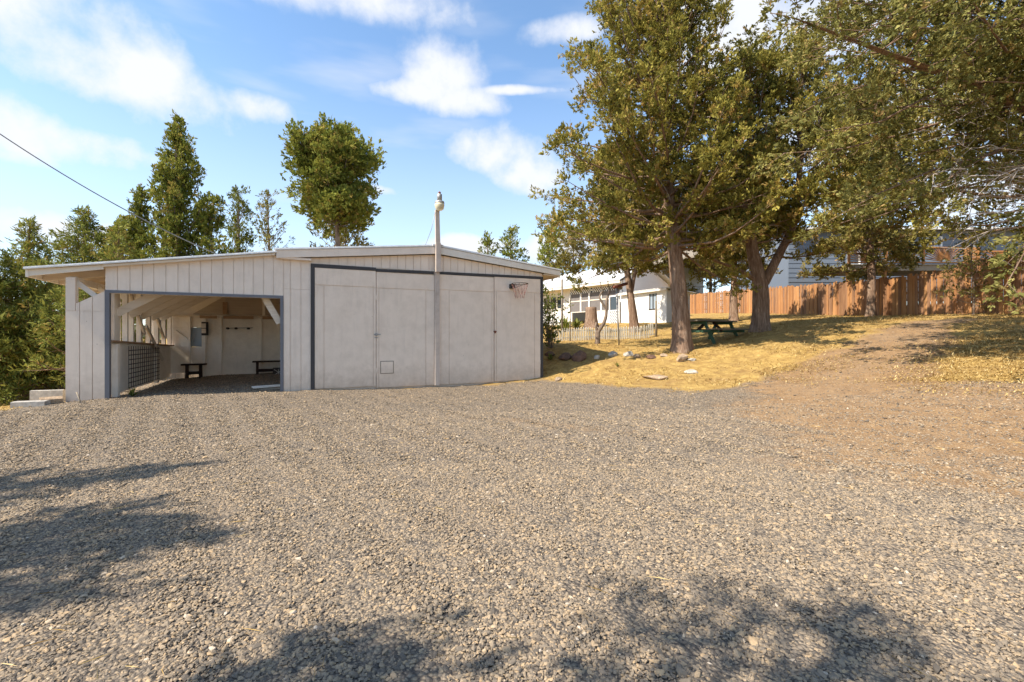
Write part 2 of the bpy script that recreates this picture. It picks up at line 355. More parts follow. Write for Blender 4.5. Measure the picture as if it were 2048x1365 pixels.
gf = np.stack([I[:-1, :-1].ravel(), I[:-1, 1:].ravel(), I[1:, 1:].ravel(), I[1:, :-1].ravel()], 1)
k = N('ground_surface'); P = k.n('ShaderNodeNewGeometry').outputs['Position']
ag = k.n('ShaderNodeAttribute', attribute_name='gravel').outputs['Fac']; ad = k.n('ShaderNodeAttribute', attribute_name='dirt').outputs['Fac']
vo = k.n('ShaderNodeTexVoronoi', {'Vector': P, 'Scale': 52.0, 'Randomness': 1.0}); vo2 = k.n('ShaderNodeTexVoronoi', {'Vector': P, 'Scale': 15.0})
sep = k.n('ShaderNodeSeparateColor', {0: vo.outputs['Color']})
stone = k.ramp(sep.outputs[0], [(0, (.085, .076, .066)), (.3, (.20, .168, .132)), (.65, (.31, .25, .182)), (1, (.43, .325, .21))])
edge = k.mr(vo.outputs['Distance'], .3, .75)
stone = k.mix(k.math('MULTIPLY', edge, .7), stone, (.065, .055, .05))
big = k.noise(P, .55, 5, .6); fine = k.noise(P, 60, 4, .65); mid = k.noise(P, 4.5, 6, .62); fib = k.noise(k.n('ShaderNodeMapping', {'Vector': P, 'Scale': (9, 26, 9), 'Rotation': (0, 0, .6)}).outputs[0], 1.5, 5, .65)
dust = k.ramp(mid, [(.3, (.24, .14, .066)), (.55, (.36, .215, .098)), (.8, (.45, .285, .138))])
dm = k.mr(k.math('ADD', ad, k.math('MULTIPLY', k.math('SUBTRACT', mid, .5), .9)), .28, .62)
sparse = k.mr(sep.outputs[1], .30, .34); dcol = k.mix(k.math('MULTIPLY', sparse, .45), stone, dust)
grv = k.mix(k.math('MULTIPLY', dm, .70), stone, dust)
grv = k.mix(k.math('MULTIPLY', k.mr(big, .5, .72), .35), grv, (.33, .25, .17))
gr = k.ramp(k.math('ADD', k.math('MULTIPLY', fib, .55), k.math('MULTIPLY', mid, .45)), [(.30, (.15, .09, .038)), (.45, (.36, .23, .075)), (.60, (.52, .36, .125)), (.76, (.64, .49, .22))])
gr = k.mix(k.math('MULTIPLY', k.mr(k.noise(P, 1.1, 6, .65), .48, .68), .45), gr, (.27, .165, .075))
gr = k.mix(k.math('MULTIPLY', k.mr(k.noise(P, 3.2, 7, .72, .8), .50, .64), .55), gr, (.21, .125, .055))
gr = k.mix(k.math('MULTIPLY', k.mr(fine, .58, .75), .5), gr, (.16, .10, .045))
gm = k.mr(k.math('ADD', ag, k.math('MULTIPLY', k.math('SUBTRACT', mid, .5), .8)), .3, .7)
k.bump(k.math('ADD', k.math('MULTIPLY', vo.outputs['Distance'], -1.0), k.math('ADD', k.math('MULTIPLY', fib, .8), k.math('MULTIPLY', fine, .5))), .9, .02)
ground_mat = k.out(k.mix(gm, gr, grv), .95, .1)
ground = mesh_np('ground', np.stack([fx, fy, GZ], 1), gf, ground_mat, smooth=True, attr={'gravel': gw, 'dirt': dw})
tag(ground, 'pale gravel yard turning into dusty drive and dry yellow grass', kind='structure')

# distant hills
hv = []; hn = 90
k = N('hill_scrub'); P = k.n('ShaderNodeNewGeometry').outputs['Position']
hill_mat = k.out(k.ramp(k.noise(P, .06, 6, .7), [(.35, (.035, .045, .02)), (.6, (.10, .095, .045)), (.8, (.22, .18, .10))]), .95, .05)
for j, (rr_, hh) in enumerate(((420, -4), (470, .55), (540, 1.0), (700, .8), (850, -4))):
    for i in range(hn):
        a = 2 * PI * i / hn; top = 17 + 9 * math.sin(a * 3 + 1) + 6 * math.sin(a * 7 + 2) + 3 * math.sin(a * 17)
        hv.append((rr_ * math.sin(a), rr_ * math.cos(a), (top * hh if hh > 0 else hh)))
hf = [(j * hn + i, j * hn + (i + 1) % hn, (j + 1) * hn + (i + 1) % hn, (j + 1) * hn + i) for j in range(4) for i in range(hn)]
tag(mesh_np('hills', hv, hf, hill_mat, smooth=True), 'low wooded hills on the horizon behind the yard', kind='structure')

# ------------------------------------------------------------------ gravel (stones), straw and grass: stuff
def stone_tree(mats, nvar=5):
    g = bpy.data.node_groups.new('scatter_stones', 'GeometryNodeTree')
    g.interface.new_socket('Geometry', in_out='INPUT', socket_type='NodeSocketGeometry'); g.interface.new_socket('Geometry', in_out='OUTPUT', socket_type='NodeSocketGeometry')
    n = g.nodes; gi = n.new('NodeGroupInput'); go = n.new('NodeGroupOutput'); jn = n.new('GeometryNodeJoinGeometry')
    for i in range(nvar):
        ico = n.new('GeometryNodeMeshIcoSphere'); ico.inputs['Radius'].default_value = 1; ico.inputs['Subdivisions'].default_value = 1
        no = n.new('ShaderNodeTexNoise'); no.noise_dimensions = '4D'; no.inputs['W'].default_value = 3.7 * i + .5; no.inputs['Scale'].default_value = 1.1; no.inputs['Detail'].default_value = 1
        sb = n.new('ShaderNodeVectorMath'); sb.operation = 'SUBTRACT'; sb.inputs[1].default_value = (.5, .5, .5); g.links.new(no.outputs['Color'], sb.inputs[0])
        ml = n.new('ShaderNodeVectorMath'); ml.operation = 'SCALE'; ml.inputs['Scale'].default_value = 2.1; g.links.new(sb.outputs[0], ml.inputs[0])
        sp = n.new('GeometryNodeSetPosition'); g.links.new(ico.outputs['Mesh'], sp.inputs['Geometry']); g.links.new(ml.outputs[0], sp.inputs['Offset'])
        st = n.new('GeometryNodeSetMaterial'); st.inputs['Material'].default_value = mats; g.links.new(sp.outputs[0], st.inputs[0])
        gi2 = n.new('GeometryNodeGeometryToInstance'); g.links.new(st.outputs[0], gi2.inputs[0]); g.links.new(gi2.outputs[0], jn.inputs[0])
    ip = n.new('GeometryNodeInstanceOnPoints'); g.links.new(gi.outputs[0], ip.inputs['Points']); g.links.new(jn.outputs[0], ip.inputs['Instance'])
    ip.inputs['Pick Instance'].default_value = True
    def na(name, dt):
        a = n.new('GeometryNodeInputNamedAttribute'); a.data_type = dt; a.inputs['Name'].default_value = name; return a.outputs[0]
    g.links.new(na('pick', 'INT'), ip.inputs['Instance Index']); g.links.new(na('rot', 'FLOAT_VECTOR'), ip.inputs['Rotation']); g.links.new(na('scl', 'FLOAT_VECTOR'), ip.inputs['Scale'])
    g.links.new(ip.outputs[0], go.inputs[0]); return g
k = N('gravel_stone'); oi = k.n('ShaderNodeObjectInfo').outputs['Random']
fn = k.noise(k.n('ShaderNodeNewGeometry').outputs['Position'], 160, 3, .6)
sc_ = k.ramp(oi, [(0, (.085, .073, .060)), (.22, (.18, .148, .112)), (.55, (.27, .212, .146)), (.85, (.35, .262, .165)), (.975, (.44, .31, .175)), (1, (.53, .45, .35))])
stone_mat = k.out(k.mix(k.mr(fn, .4, .7, 0, .35), sc_, (.12, .10, .085)), .85, .25)
def scatter(n, y0, y1, size, fan=1.2, pad=.6):
    """stones spread evenly over a fan of ground ahead of the camera"""
    y = np.sqrt(rng.uniform(y0 ** 2, y1 ** 2, n)); x = rng.uniform(-1, 1, n) * (fan * y + pad)
    p = gravel_w(x, y) * (1 - .66 * sm(dirt_w(x, y) + .3 * wob(x, y, 3.3, 5) * (dirt_w(x, y) > .15), .1, .8)); keep = rng.random(n) < p
    x, y = x[keep], y[keep]; s = size * rng.lognormal(0, .33, len(x)); return x, y, s
parts = [scatter(250000, 1.15, 4.6, .0074, 1.25, 1.0), scatter(160000, 4.6, 8.0, .0086), scatter(100000, 8.0, 14.5, .0100)]
sx, sy, ss = (np.concatenate([p[i] for p in parts]) for i in range(3))
szz = gz(sx, sy) + .016 * wob(sx, sy, 1.7, 1.3) + .010 * wob(sx, sy, 4.7, .6) + ss * rng.uniform(-.1, .35, len(sx))
me = bpy.data.meshes.new('gravel'); ns = len(sx); me.vertices.add(ns); me.vertices.foreach_set('co', np.stack([sx, sy, szz], 1).astype(np.float32).ravel())
a = me.attributes.new('pick', 'INT', 'POINT'); a.data.foreach_set('value', rng.integers(0, 5, ns).astype(np.int32))
a = me.attributes.new('rot', 'FLOAT_VECTOR', 'POINT'); a.data.foreach_set('vector', np.stack([rng.normal(0, .28, ns), rng.normal(0, .28, ns), rng.uniform(0, 6.28, ns)], 1).astype(np.float32).ravel())
a = me.attributes.new('scl', 'FLOAT_VECTOR', 'POINT'); a.data.foreach_set('vector', np.stack([ss * 1.15, ss * rng.uniform(.6, 1, ns), ss * rng.uniform(.35, .62, ns)], 1).astype(np.float32).ravel())
gravel = link(bpy.data.objects.new('gravel', me)); md = gravel.modifiers.new('stones', 'NODES'); md.node_group = stone_tree(stone_mat)
me.materials.append(stone_mat)
tag(gravel, 'loose crushed grey and tan stones covering the yard', 'gravel', kind='stuff')

def blades(n, xy, ln, wd, tilt, name, mat, label, cat):
    x, y = xy[:2]; n = len(x); ln = ln * (xy[2] if len(xy) > 2 else 1.0); az = rng.uniform(0, 2 * PI, n); tl = np.abs(rng.normal(0, tilt, n)); L = ln * rng.lognormal(0, .35, n)
    d = np.stack([np.cos(az) * np.cos(tl), np.sin(az) * np.cos(tl), np.sin(tl)], 1); sd = np.stack([-np.sin(az), np.cos(az), np.zeros(n)], 1)
    p = np.stack([x, y, gz(x, y) + .012], 1); w = wd * rng.uniform(.6, 1.4, n)
    bow = np.zeros((n, 3)); bow[:, 2] = L * .03
    V = np.stack([p - sd * w[:, None], p + sd * w[:, None], p + d * L[:, None] * .55 + bow + sd * w[:, None] * .8, p + d * L[:, None]], 1).reshape(-1, 3)
    F = np.arange(4 * n).reshape(n, 4)
    return tag(mesh_np(name, V, F, mat, attr={'tint': np.repeat(rng.random(n), 4)}), label, cat, kind='stuff')
MAT['grass'] = foliage('dry_grass_blade', [(0, (.17, .10, .038)), (.35, (.37, .235, .075)), (.7, (.53, .37, .14)), (1, (.66, .52, .26))], .15)
n = 190000; y = np.sqrt(rng.uniform(9.5 ** 2, 33 ** 2, n)); x = rng.uniform(-.05, 1.22, n) * y + .3
kp = (rng.random(n) < (1 - gravel_w(x, y)) * np.clip(.35 + wob(x, y, 1.3, .5), .12, 1)) & (rng.random(n) < np.clip(17 / y, .25, 1)); x, y = x[kp], y[kp]
ok = ~((-.4388 * (x - 8.57) + .8986 * (y - 25.4) > -.2) & (.8986 * (x - 8.57) + .4388 * (y - 25.4) > -.2)); x, y = x[ok], y[ok]
n2 = 60000; y2 = rng.uniform(5.0, 11.5, n2); x2 = rng.uniform(6.0, 13.5, n2); kp = rng.random(n2) < (1 - sm(sdf(x2, y2, GRAVEL) + .5 * wob(x2, y2, 2.1, 1) + .3 * wob(x2, y2, 6, 2), -.6, 1.7)); x2, y2 = x2[kp], y2[kp]
n3 = 9000; y3 = rng.uniform(6.3, 11.5, n3); x3 = -y3 * rng.uniform(1.0, 1.3, n3); kp = (rng.random(n3) < (1 - gravel_w(x3, y3))); x3, y3 = x3[kp], y3[kp]
blades(0, (np.r_[x, x2, x3], np.r_[y, y2, y3], np.r_[np.ones(len(x)), np.full(len(x2), .5), np.full(len(x3), .6)]), .08, .0075, .42, 'dry_grass', MAT['grass'], 'short dry yellow grass over the bank and the lawn', 'grass')
n = 480; y = rng.uniform(1.3, 7, n) ** 1.0; x = rng.uniform(-1.2, 1.2, n) * y; kp = gravel_w(x, y) > .6
blades(0, (x[kp], y[kp]), .085, .0010, .05, 'straw_litter', MAT['grass'], 'scattered straw and needles lying on the gravel', 'straw')

# ------------------------------------------------------------------ garage with carport
ALPHA = math.atan2(.4388, .8986)
G = empty('garage', (-4.6, 10.65, -1.26), ALPHA, 'long white board-sided garage with open carport and four tall doors', 'garage')
def carport_top(t): return 2.60 + .156 * (t + 3.77)
RIDGE, RZ = 2.92, 3.37
def gable_top(t): return RZ - (RIDGE - t) * (.38 / 3.68) if t < RIDGE else RZ - (t - RIDGE) * (.35 / 3.70)
def strips(ts, bot, top, y0=-.016, y1=0.0, gap=.006, name='siding_board', mat=None, parent=G, mids=()):
    for a, b in zip(ts[:-1], ts[1:]):
        a2, b2 = a + gap, b - gap; pts = [(a2, bot(a2)), (b2, bot(b2)), (b2, top(b2))]
        for m in mids:
            if a2 < m < b2: pts.append((m, top(m)))
        pts.append((a2, top(a2)))
        MB().prism(pts, y0, y1).build(name, mat or MAT['siding'], parent)
C = lambda v: (lambda t: v)
# structural backing
MB().prism([(-3.77, 2.10), (-.64, 2.10), (-.64, carport_top(-.64)), (-3.77, carport_top(-3.77))], .001, .05).build('header_backing', MAT['inner'], G)
MB().prism([(-.64, -.12), (6.09, -.12), (6.09, 3.0), (RIDGE, RZ), (-.64, 3.0)], .001, .05).build('wall', MAT['siding'], G)
MB().prism([(-4.36, -.15), (-3.77, -.15), (-3.77, 2.12), (-4.21, 1.87), (-4.21, 2.38), (-4.36, 2.38)], .001, .06).build('wing_wall', MAT['siding'], G)
hd = list(np.linspace(-3.77, -.64, 17) + np.r_[0, rng.uniform(-.012, .012, 15), 0])
strips(hd, C(2.155), carport_top)
strips([-.64, -.50, -.28, -.07], C(-.05), C(2.322)); strips([-.64, -.50, -.28, -.07], C(2.328), lambda t: 3.0)
gts = list(np.linspace(-.07, 6.09, 32) + np.r_[0, rng.uniform(-.012, .012, 30), 0])
strips(gts, C(2.93), gable_top, mids=(RIDGE,))
wt = lambda t: 2.38 if t < -4.205 else 1.875 + (t + 4.21) * .6
strips([-4.36, -4.15, -3.96, -3.77], C(-.08), C(1.735))
strips([-4.36, -4.21], C(1.741), C(2.38)); strips([-4.21, -4.15, -3.96, -3.77], C(1.741), wt)
# trim around the carport opening and the big doors
box('opening_trim', MAT['slate'], G, -3.772, -3.70, -.032, .07, -.06, 2.16)
box('opening_trim', MAT['slate'], G, -.705, -.642, -.032, .07, -.06, 2.10)
MB().prism([(-3.70, 2.105), (-.642, 2.102), (-.642, 2.165), (-3.70, 2.16)], -.030, .068).build('opening_trim', MAT['slate'], G)
box('door_trim', MAT['charcoal'], G, -.072, .005, -.055, -.002, -.02, 2.93)
MB().prism([(.005, 2.845), (1.39, 2.86), (1.39, 2.93), (.005, 2.93)], -.055, -.002).build('door_trim', MAT['charcoal'], G)
MB().prism([(1.39, 2.835), (2.84, 2.86), (2.84, 2.925), (1.39, 2.90)], -.062, -.003).build('door_trim', MAT['charcoal'], G)
MB().prism([(2.99, 2.865), (6.02, 2.90), (6.02, 2.97), (2.99, 2.93)], -.055, -.002).build('door_trim', MAT['charcoal'], G)
box('door_trim', MAT['charcoal'], G, 6.02, 6.10, -.055, -.002, -.02, 2.97)
# four door leaves
def leaf(t0, t1, z0, z1, zr, batten):
    d = MB().box(t0, t1, -.028, -.001, z0, z1).build('door', MAT['door'], G)
    MB().box(t0, t1, -.044, -.0285, zr, z1).build('top_panel', MAT['door'], d)
    for b0, b1 in batten: MB().box(b0, b1, -.044, -.0285, z0 + .01, zr - .018).build('stile', MAT['door'], d)
    MB().box(batten[0][1] + .014, batten[1][0] - .014, -.042, -.0285, z0 + .01, zr - .018).build('panel', MAT['door'], d)
    return d
l1 = leaf(.012, 1.385, .02, 2.84, 2.45, ((.012, .20), (1.33, 1.385)))
l2 = leaf(1.402, 2.86, -.02, 2.83, 2.44, ((1.402, 1.45), (2.64, 2.86)))
l3 = leaf(2.97, 4.535, -.02, 2.86, 2.47, ((2.97, 3.25), (4.49, 4.535)))
l4 = leaf(4.562, 6.01, 0.0, 2.89, 2.50, ((4.562, 4.61), (5.83, 6.01)))
MB().box(1.492, 1.818, -.0462, -.0425, .322, .638).build('hatch_gap_shade', MAT['greyboard'], l2)  # grey outline painting the shade of the gap round the hatch, no real frame
ht = MB().box(1.51, 1.80, -.056, -.0385, .34, .62).build('hatch', MAT['door'], l2)
lt = MB().box(1.34, 1.50, -.055, -.0405, 1.275, 1.305).box(1.375, 1.42, -.075, -.041, 1.255, 1.33).box(1.355, 1.44, -.048, -.041, 1.20, 1.225).build('latch', MAT['steel'], l2)
MB().box(4.53, 4.62, -.056, -.041, 1.365, 1.39).box(4.56, 4.60, -.07, -.041, 1.33, 1.40).build('latch', MAT['rust'], l4)
for (t, z) in ((1.38, 2.2), (1.40, .4), (.035, 2.3), (.035, 1.4), (.035, .5), (5.99, 2.3), (5.99, .5)):
    MB().box(t - .02, t + .02, -.052, -.041, z - .06, z + .06).build('hinge', MAT['door'], l1 if t < 2 else l4)
# roofs
def ribbed(name, x0, z0, x1, z1, y0, y1, mat, parent, pitch=.3):
    m = MB(); ln = math.hypot(x1 - x0, z1 - z0); ux, uz = (x1 - x0) / ln, (z1 - z0) / ln; nx_, nz_ = -uz, ux
    if nz_ < 0: nx_, nz_ = -nx_, -nz_
    y = y0
    v = [(x0, y0, z0), (x1, y0, z1), (x1, y1, z1), (x0, y1, z0)]; t = .022
    m.add(v + [(p[0] + nx_ * t, p[1], p[2] + nz_ * t) for p in v], [(0, 3, 2, 1), (4, 5, 6, 7), (0, 1, 5, 4), (1, 2, 6, 5), (2, 3, 7, 6), (3, 0, 4, 7)])
    while y < y1 - .05:
        m.beam((x0 + nx_ * .034, y + .04, z0 + nz_ * .034), (x1 + nx_ * .034, y + .04, z1 + nz_ * .034), .04, .024); y += pitch
    return m.build(name, mat, parent)
ROOF_L = ribbed('roof_sheet', -4.89, 2.478, -.76, 3.115, -.17, 6.25, MAT['roofing'], G)
ribbed('roof_sheet', -.82, 3.165, RIDGE, 3.565, -.17, 7.6, MAT['roofing'], G)
ribbed('roof_sheet', 6.66, 3.165, RIDGE, 3.565, -.17, 7.6, MAT['roofing'], G)
MB().prism([(2.78, 3.575), (RIDGE, 3.605), (3.06, 3.575), (3.06, 3.60), (RIDGE, 3.63), (2.78, 3.60)], -.19, 7.62).build('ridge_cap', MAT['roofing'], G)
MB().prism([(-.78, 2.99), (RIDGE - .07, 3.37), (RIDGE - .07, 3.548), (-.78, 3.165)], -.15, -.11).build('fascia', MAT['siding'], G)
MB().prism([(RIDGE + .07, 3.37), (6.62, 3.02), (6.62, 3.155), (RIDGE + .07, 3.548)], -.15, -.11).build('fascia', MAT['white'], G)
MB().prism([(-.78, 3.02), (RIDGE, 3.40), (6.62, 3.05), (6.62, 3.10), (RIDGE, 3.53), (-.78, 3.13)], -.109, -.0165).build('soffit', MAT['white'], G)
MB().box(-.70, -.07, -.125, -.0175, 2.985, 3.03).build('trim_board', MAT['siding'], G)
box('fascia', MAT['white'], G, 6.58, 6.63, -.108, 7.5, 2.98, 3.14)
MB().prism([(6.10, 3.02), (6.58, 3.0), (6.58, 3.03), (6.10, 3.05)], -.10, 7.5).build('soffit', MAT['rafter'], G)
box('side_wall', MAT['siding'], G, 6.03, 6.088, .052, 7.4, -.8, 3.03)
box('rear_wall', MAT['siding'], G, -.64, 6.02, 7.35, 7.4, -.9, 3.1)
MB().prism([(-.64, 3.1), (6.02, 3.1), (RIDGE, 3.5)], 7.352, 7.398).build('rear_gable', MAT['siding'], G)
box('partition_wall', MAT['inner'], G, -.64, -.60, .06, 7.34, -.5, 2.96)
# lean-to: barge board, eave fascia, rafters, roof deck underside
def ctop(t): return 2.478 + (t + 4.89) * .1542
MB().prism([(-4.87, 2.36), (-3.775, 2.555), (-3.775, 2.635), (-4.87, 2.47)], -.09, -.05).build('barge_board', MAT['white'], G)
MB().prism([(-3.77, 2.60), (-.80, 3.06), (-.80, 3.10), (-3.77, 2.645)], -.13, -.018).build('soffit', MAT['rafter'], G)
box('eave_fascia', MAT['white'], G, -4.885, -4.845, -.098, 6.2, 2.345, 2.47)
MB().prism([(-4.84, 2.462), (-.66, 3.105), (-.66, 3.122), (-4.84, 2.479)], .06, 6.2).build('roof_deck', MAT['deck_under'], G)
for d in (.45, 1.15, 1.85, 2.55, 3.25, 3.95, 4.65, 5.30):
    MB().prism([(-4.84, 2.325), (-.66, 2.965), (-.66, 3.10), (-4.84, 2.458)], d, d + .045).build('rafter', MAT['rafter'], G)
MB().box(-4.34, -4.22, .062, .16, -.1, 2.40).build('eave_post', MAT['white'], G)
box('eave_beam', MAT['white'], G, -4.33, -4.24, .17, 6.1, 2.27, 2.40)
for d in (2.6, 5.9): box('eave_post', MAT['white'], G, -4.34, -4.23, d, d + .11, -.5, 2.265)
for d in (.10, 1.2, 2.3, 3.4, 4.5): MB().beam((-3.86, d + .05, 1.95), (-4.30, d + .05, 2.36), .09, .04, (0, 1, 0)).build('outer_brace', MAT['white'], G)
# left inside wall: low boarded wall, sill, studs, knee braces
def sz(d): return 1.14 - d * .036
MB().prism_x([(.08, .06), (5.5, .0), (5.5, sz(5.5)), (.08, sz(.08))], -3.80, -3.77).build('low_wall', MAT['inner'], G)
for d0 in np.arange(.1, 5.4, .6):
    MB().prism_x([(d0, .08), (d0 + .59, .08), (d0 + .59, sz(d0 + .59) - .01), (d0, sz(d0) - .01)], -3.769, -3.757).build('wall_panel', MAT['inner'], G)
MB().prism_x([(.07, sz(.07)), (5.48, sz(5.48)), (5.48, sz(5.48) + .035), (.07, sz(.07) + .035)], -3.82, -3.67).build('sill', MAT['rough_wood'], G)
for d, w in ((.30, .34), (1.12, .10), (1.55, .09), (2.15, .16), (2.95, .14), (3.75, .16), (4.55, .12), (5.25, .12)):
    box('stud', MAT['inner'], G, -3.80, -3.71, d, d + w, sz(d) + .03, 2.50)
for d in (1.25, 1.65, 2.5, 3.3, 4.1, 4.8):
    box('window_pane', MAT['pane'], G, -3.775, -3.770, d, d + .03, sz(d) + .05, 2.3)
box('low_post', MAT['inner'], G, -3.756, -3.66, .30, .46, .0, 1.09)
box('low_post', MAT['inner'], G, -3.756, -3.68, 3.55, 3.75, .0, .98)
for d in (.50, 1.42, 2.30, 3.20, 4.10):
    MB().beam((-3.74, d, 1.72), (-2.25, d, 2.66), .16, .045, (0, 1, 0)).build('knee_brace', MAT['rafter'], G)
MB().beam((-3.69, 2.5, 1.50), (-3.66, 4.0, .60), .10, .04, (1, 0, 0)).build('wall_brace', MAT['rafter'], G)
MB().beam((-3.69, 1.3, 2.2), (-3.67, 2.3, 1.3), .09, .04, (1, 0, 0)).build('wall_brace', MAT['rafter'], G)
MB().beam((-3.69, 3.0, 2.1), (-3.67, 4.2, 1.2), .09, .04, (1, 0, 0)).build('wall_brace', MAT['rafter'], G)
MB().beam((-.72, .25, 1.55), (-1.35, .25, 2.75), .14, .045, (0, 1, 0)).build('knee_brace', MAT['rafter'], G)
# back wall
BW = MB().prism([(-2.95, -.05), (-.645, -.05), (-.645, 2.92), (-2.95, 2.60)], 5.50, 5.54).build('back_wall', MAT['inner'], G)
MB().prism([(-3.80, .12), (-2.952, .12), (-2.952, .92), (-3.80, .92)], 5.50, 5.54).build('back_wall', MAT['inner'], G)
MB().prism([(-3.80, 1.52), (-2.952, 1.52), (-2.952, 2.60), (-3.80, 2.48)], 5.50, 5.54).build('back_wall', MAT['inner'], G)
MB().box(-3.80, -3.275, 5.50, 5.54, .922, 1.518).build('back_wall', MAT['inner'], G)
box('window_pane', MAT['pane'], G, -3.272, -2.955, 5.52, 5.525, .925, 1.515)
for t, w in ((-3.30, .05), (-2.96, .10), (-2.52, .09), (-1.40, .08), (-.74, .07)): box('stud', MAT['inner'], G, t, t + w, 5.43, 5.497, .05, 1.86)
box('bottom_plate', MAT['inner'], G, -2.95, -.65, 5.42, 5.497, -.03, .048)
MB().box(-3.75, -.65, 5.36, 5.497, 1.862, 1.90).build('top_plate', MAT['rafter'], G)
for t0, t1 in ((-3.0, -2.55), (-2.38, -1.55), (-1.3, -.7)): box('rough_plank', MAT['rough_wood'], G, t0, t1, 5.34, 5.359, 1.80, 1.89)
MB().prism([(-3.2, 1.93), (-.66, 1.93), (-.66, 2.86), (-2.2, 2.62)], 5.45, 5.497).build('upper_panel', MAT['deck_under'], G)
box('hung_post', MAT['rough_wood'], G, -2.40, -2.28, 5.38, 5.448, 1.95, 2.32)
box('stud', MAT['inner'], G, -1.30, -1.22, 5.38, 5.448, 1.91, 2.70)
MB().beam((-3.62, 5.46, 1.42), (-3.28, 5.46, 1.12), .03, .05, (0, 1, 0)).build('small_brace', MAT['white'], G)

def gl(t, d, z): # garage local to world
    return (-4.6 + .8986 * t - .4388 * d, 10.65 + .4388 * t + .8986 * d, -1.26 + z)
# things in and on the garage
def bench(name, t, d, ln, h, label):
    b = empty(name, gl(t, d, -.04), ALPHA, label, 'bench', 'dark benches in the carport')
    MB().box(0, ln, -.14, .14, h - .045, h).build('seat', MAT['darkwood'], b)
    for x in (.10, ln - .18): MB().prism_x([(-.10, 0), (.10, 0), (.07, h - .046), (-.07, h - .046)], x, x + .07).build('leg', MAT['darkwood'], b)
    MB().box(.17, ln - .18, -.025, .025, h * .3, h * .3 + .09).build('stretcher', MAT['darkwood'], b)
bench('bench', -1.56, 5.05, 1.2, .50, 'dark wooden bench standing against the carport back wall by the right jamb')
bench('bench', -3.40, 5.0, .62, .46, 'short dark wooden bench under the small back window of the carport')
cr = empty('milk_crate', gl(-.98, 4.6, -.02), ALPHA, 'dark plastic crate with crossed pale lattice under the right carport bench', 'crate')
box('body', MAT['darksteel'], cr, 0, .32, 0, .3, 0, .26)
MB().beam((.04, -.008, .04), (.28, -.008, .22), .014, .018, (0, 1, 0)).beam((.28, -.008, .04), (.04, -.008, .22), .014, .018, (0, 1, 0)).beam((.16, -.008, .03), (.16, -.008, .23), .014, .016, (0, 1, 0)).build('lattice', MAT['white'], cr)
wp = empty('wire_panel', gl(-3.64, .95, .12), ALPHA, 'dark wire grid panel leaning on the inner left wall of the carport', 'wire panel')
m = MB()
for d in np.arange(0, 2.56, .17): m.tube([(0, d, 0), (0, d, .92 - d * .03)], .006, 4)
for z in np.linspace(.02, .82, 9): m.tube([(.008, -.05, z), (.008, 2.6, z - .02)], .008, 4)
m.build('wires', MAT['darksteel'], wp)
eb = empty('fuse_box', gl(-2.90, 5.40, 1.37), ALPHA, 'small beige switch box with black edge on a carport stud', 'switch box')
box('back_plate', MAT['darksteel'], eb, -.06, .12, -.02, .015, -.10, .32); box('cover', MAT['rafter'], eb, -.05, .06, -.07, -.021, .13, .27); box('cover', MAT['rafter'], eb, -.05, .06, -.07, -.021, -.03, .11)
hr = empty('hook_rack', gl(-2.32, 5.49, 1.50), ALPHA, 'thin rail with round hooks on the carport back wall', 'hook rack')
MB().tube([(0, -.04, 0), (.75, -.04, .02)], .012, 6).build('rail', MAT['steel'], hr)
for x in (.05, .28, .62): MB().lathe([(.01, -.04), (.045, -.03), (.05, 0), (.03, .03)], (x, -.07, .0), 10).build('hook', MAT['darksteel'], hr)
for i, (t, d, rz, ln, lb) in enumerate(((-.98, .45, .35, .62, 'pale loose board lying on top beside the right carport jamb'), (-.88, .42, .1, .5, 'thin loose board underneath another one by the right carport jamb'))):
    o = MB().box(-ln / 2, ln / 2, -.07, .07, 0, .025).build('loose_board', MAT['white' if i == 0 else 'greyboard'], None)
    o.location = gl(t, d, .075 - .055 * i); o.rotation_euler = (.12 if i == 0 else 0, 0, ALPHA + rz); tag(o, lb, 'board', 'loose boards by the jamb')
# light pole on the gable
LP = empty('light_pole', gl(2.92, -.20, -.02), ALPHA, 'square white wooden pole with a yard lamp, rising above the garage ridge', 'light pole')
MB().box(-.058, .058, .085, .155, 0, 2.915).build('lower_post', MAT['pole'], LP)
MB().box(-.070, .055, -.040, .040, 2.92, 3.66).build('joint_sleeve', MAT['pole'], LP)
MB().prism([(-.068, 3.1), (.058, 3.1), (.02, 4.50), (-.085, 4.50)], -.030, .038).build('upper_post', MAT['pole'], LP)
lh = MB().lathe([(.05, 4.72), (.115, 4.70), (.125, 4.66), (.118, 4.64)], (.0, -.10, 0), 20).build('lamp_hood', MAT['steel'], LP)
MB().lathe([(.118, 4.645), (.125, 4.60), (.10, 4.50), (.06, 4.47), (.0, 4.465)][::-1], (.0, -.10, 0), 20).build('lens', MAT['lampglass'], lh)
MB().lathe([(.062, 4.722), (.062, 4.88), (.045, 4.89)], (.0, -.10, 0), 18).build('ballast', MAT['steel'], lh)
MB().lathe([(.034, 4.891), (.034, 4.93), (.02, 4.95)], (.0, -.10, 0), 12).build('photocell', MAT['rust'], lh)
MB().tube([(-.085, 0, 4.45), (-.16, .1, 4.0), (-.28, .25, 3.6)], .007, 5).build('wire', MAT['steel'], LP)
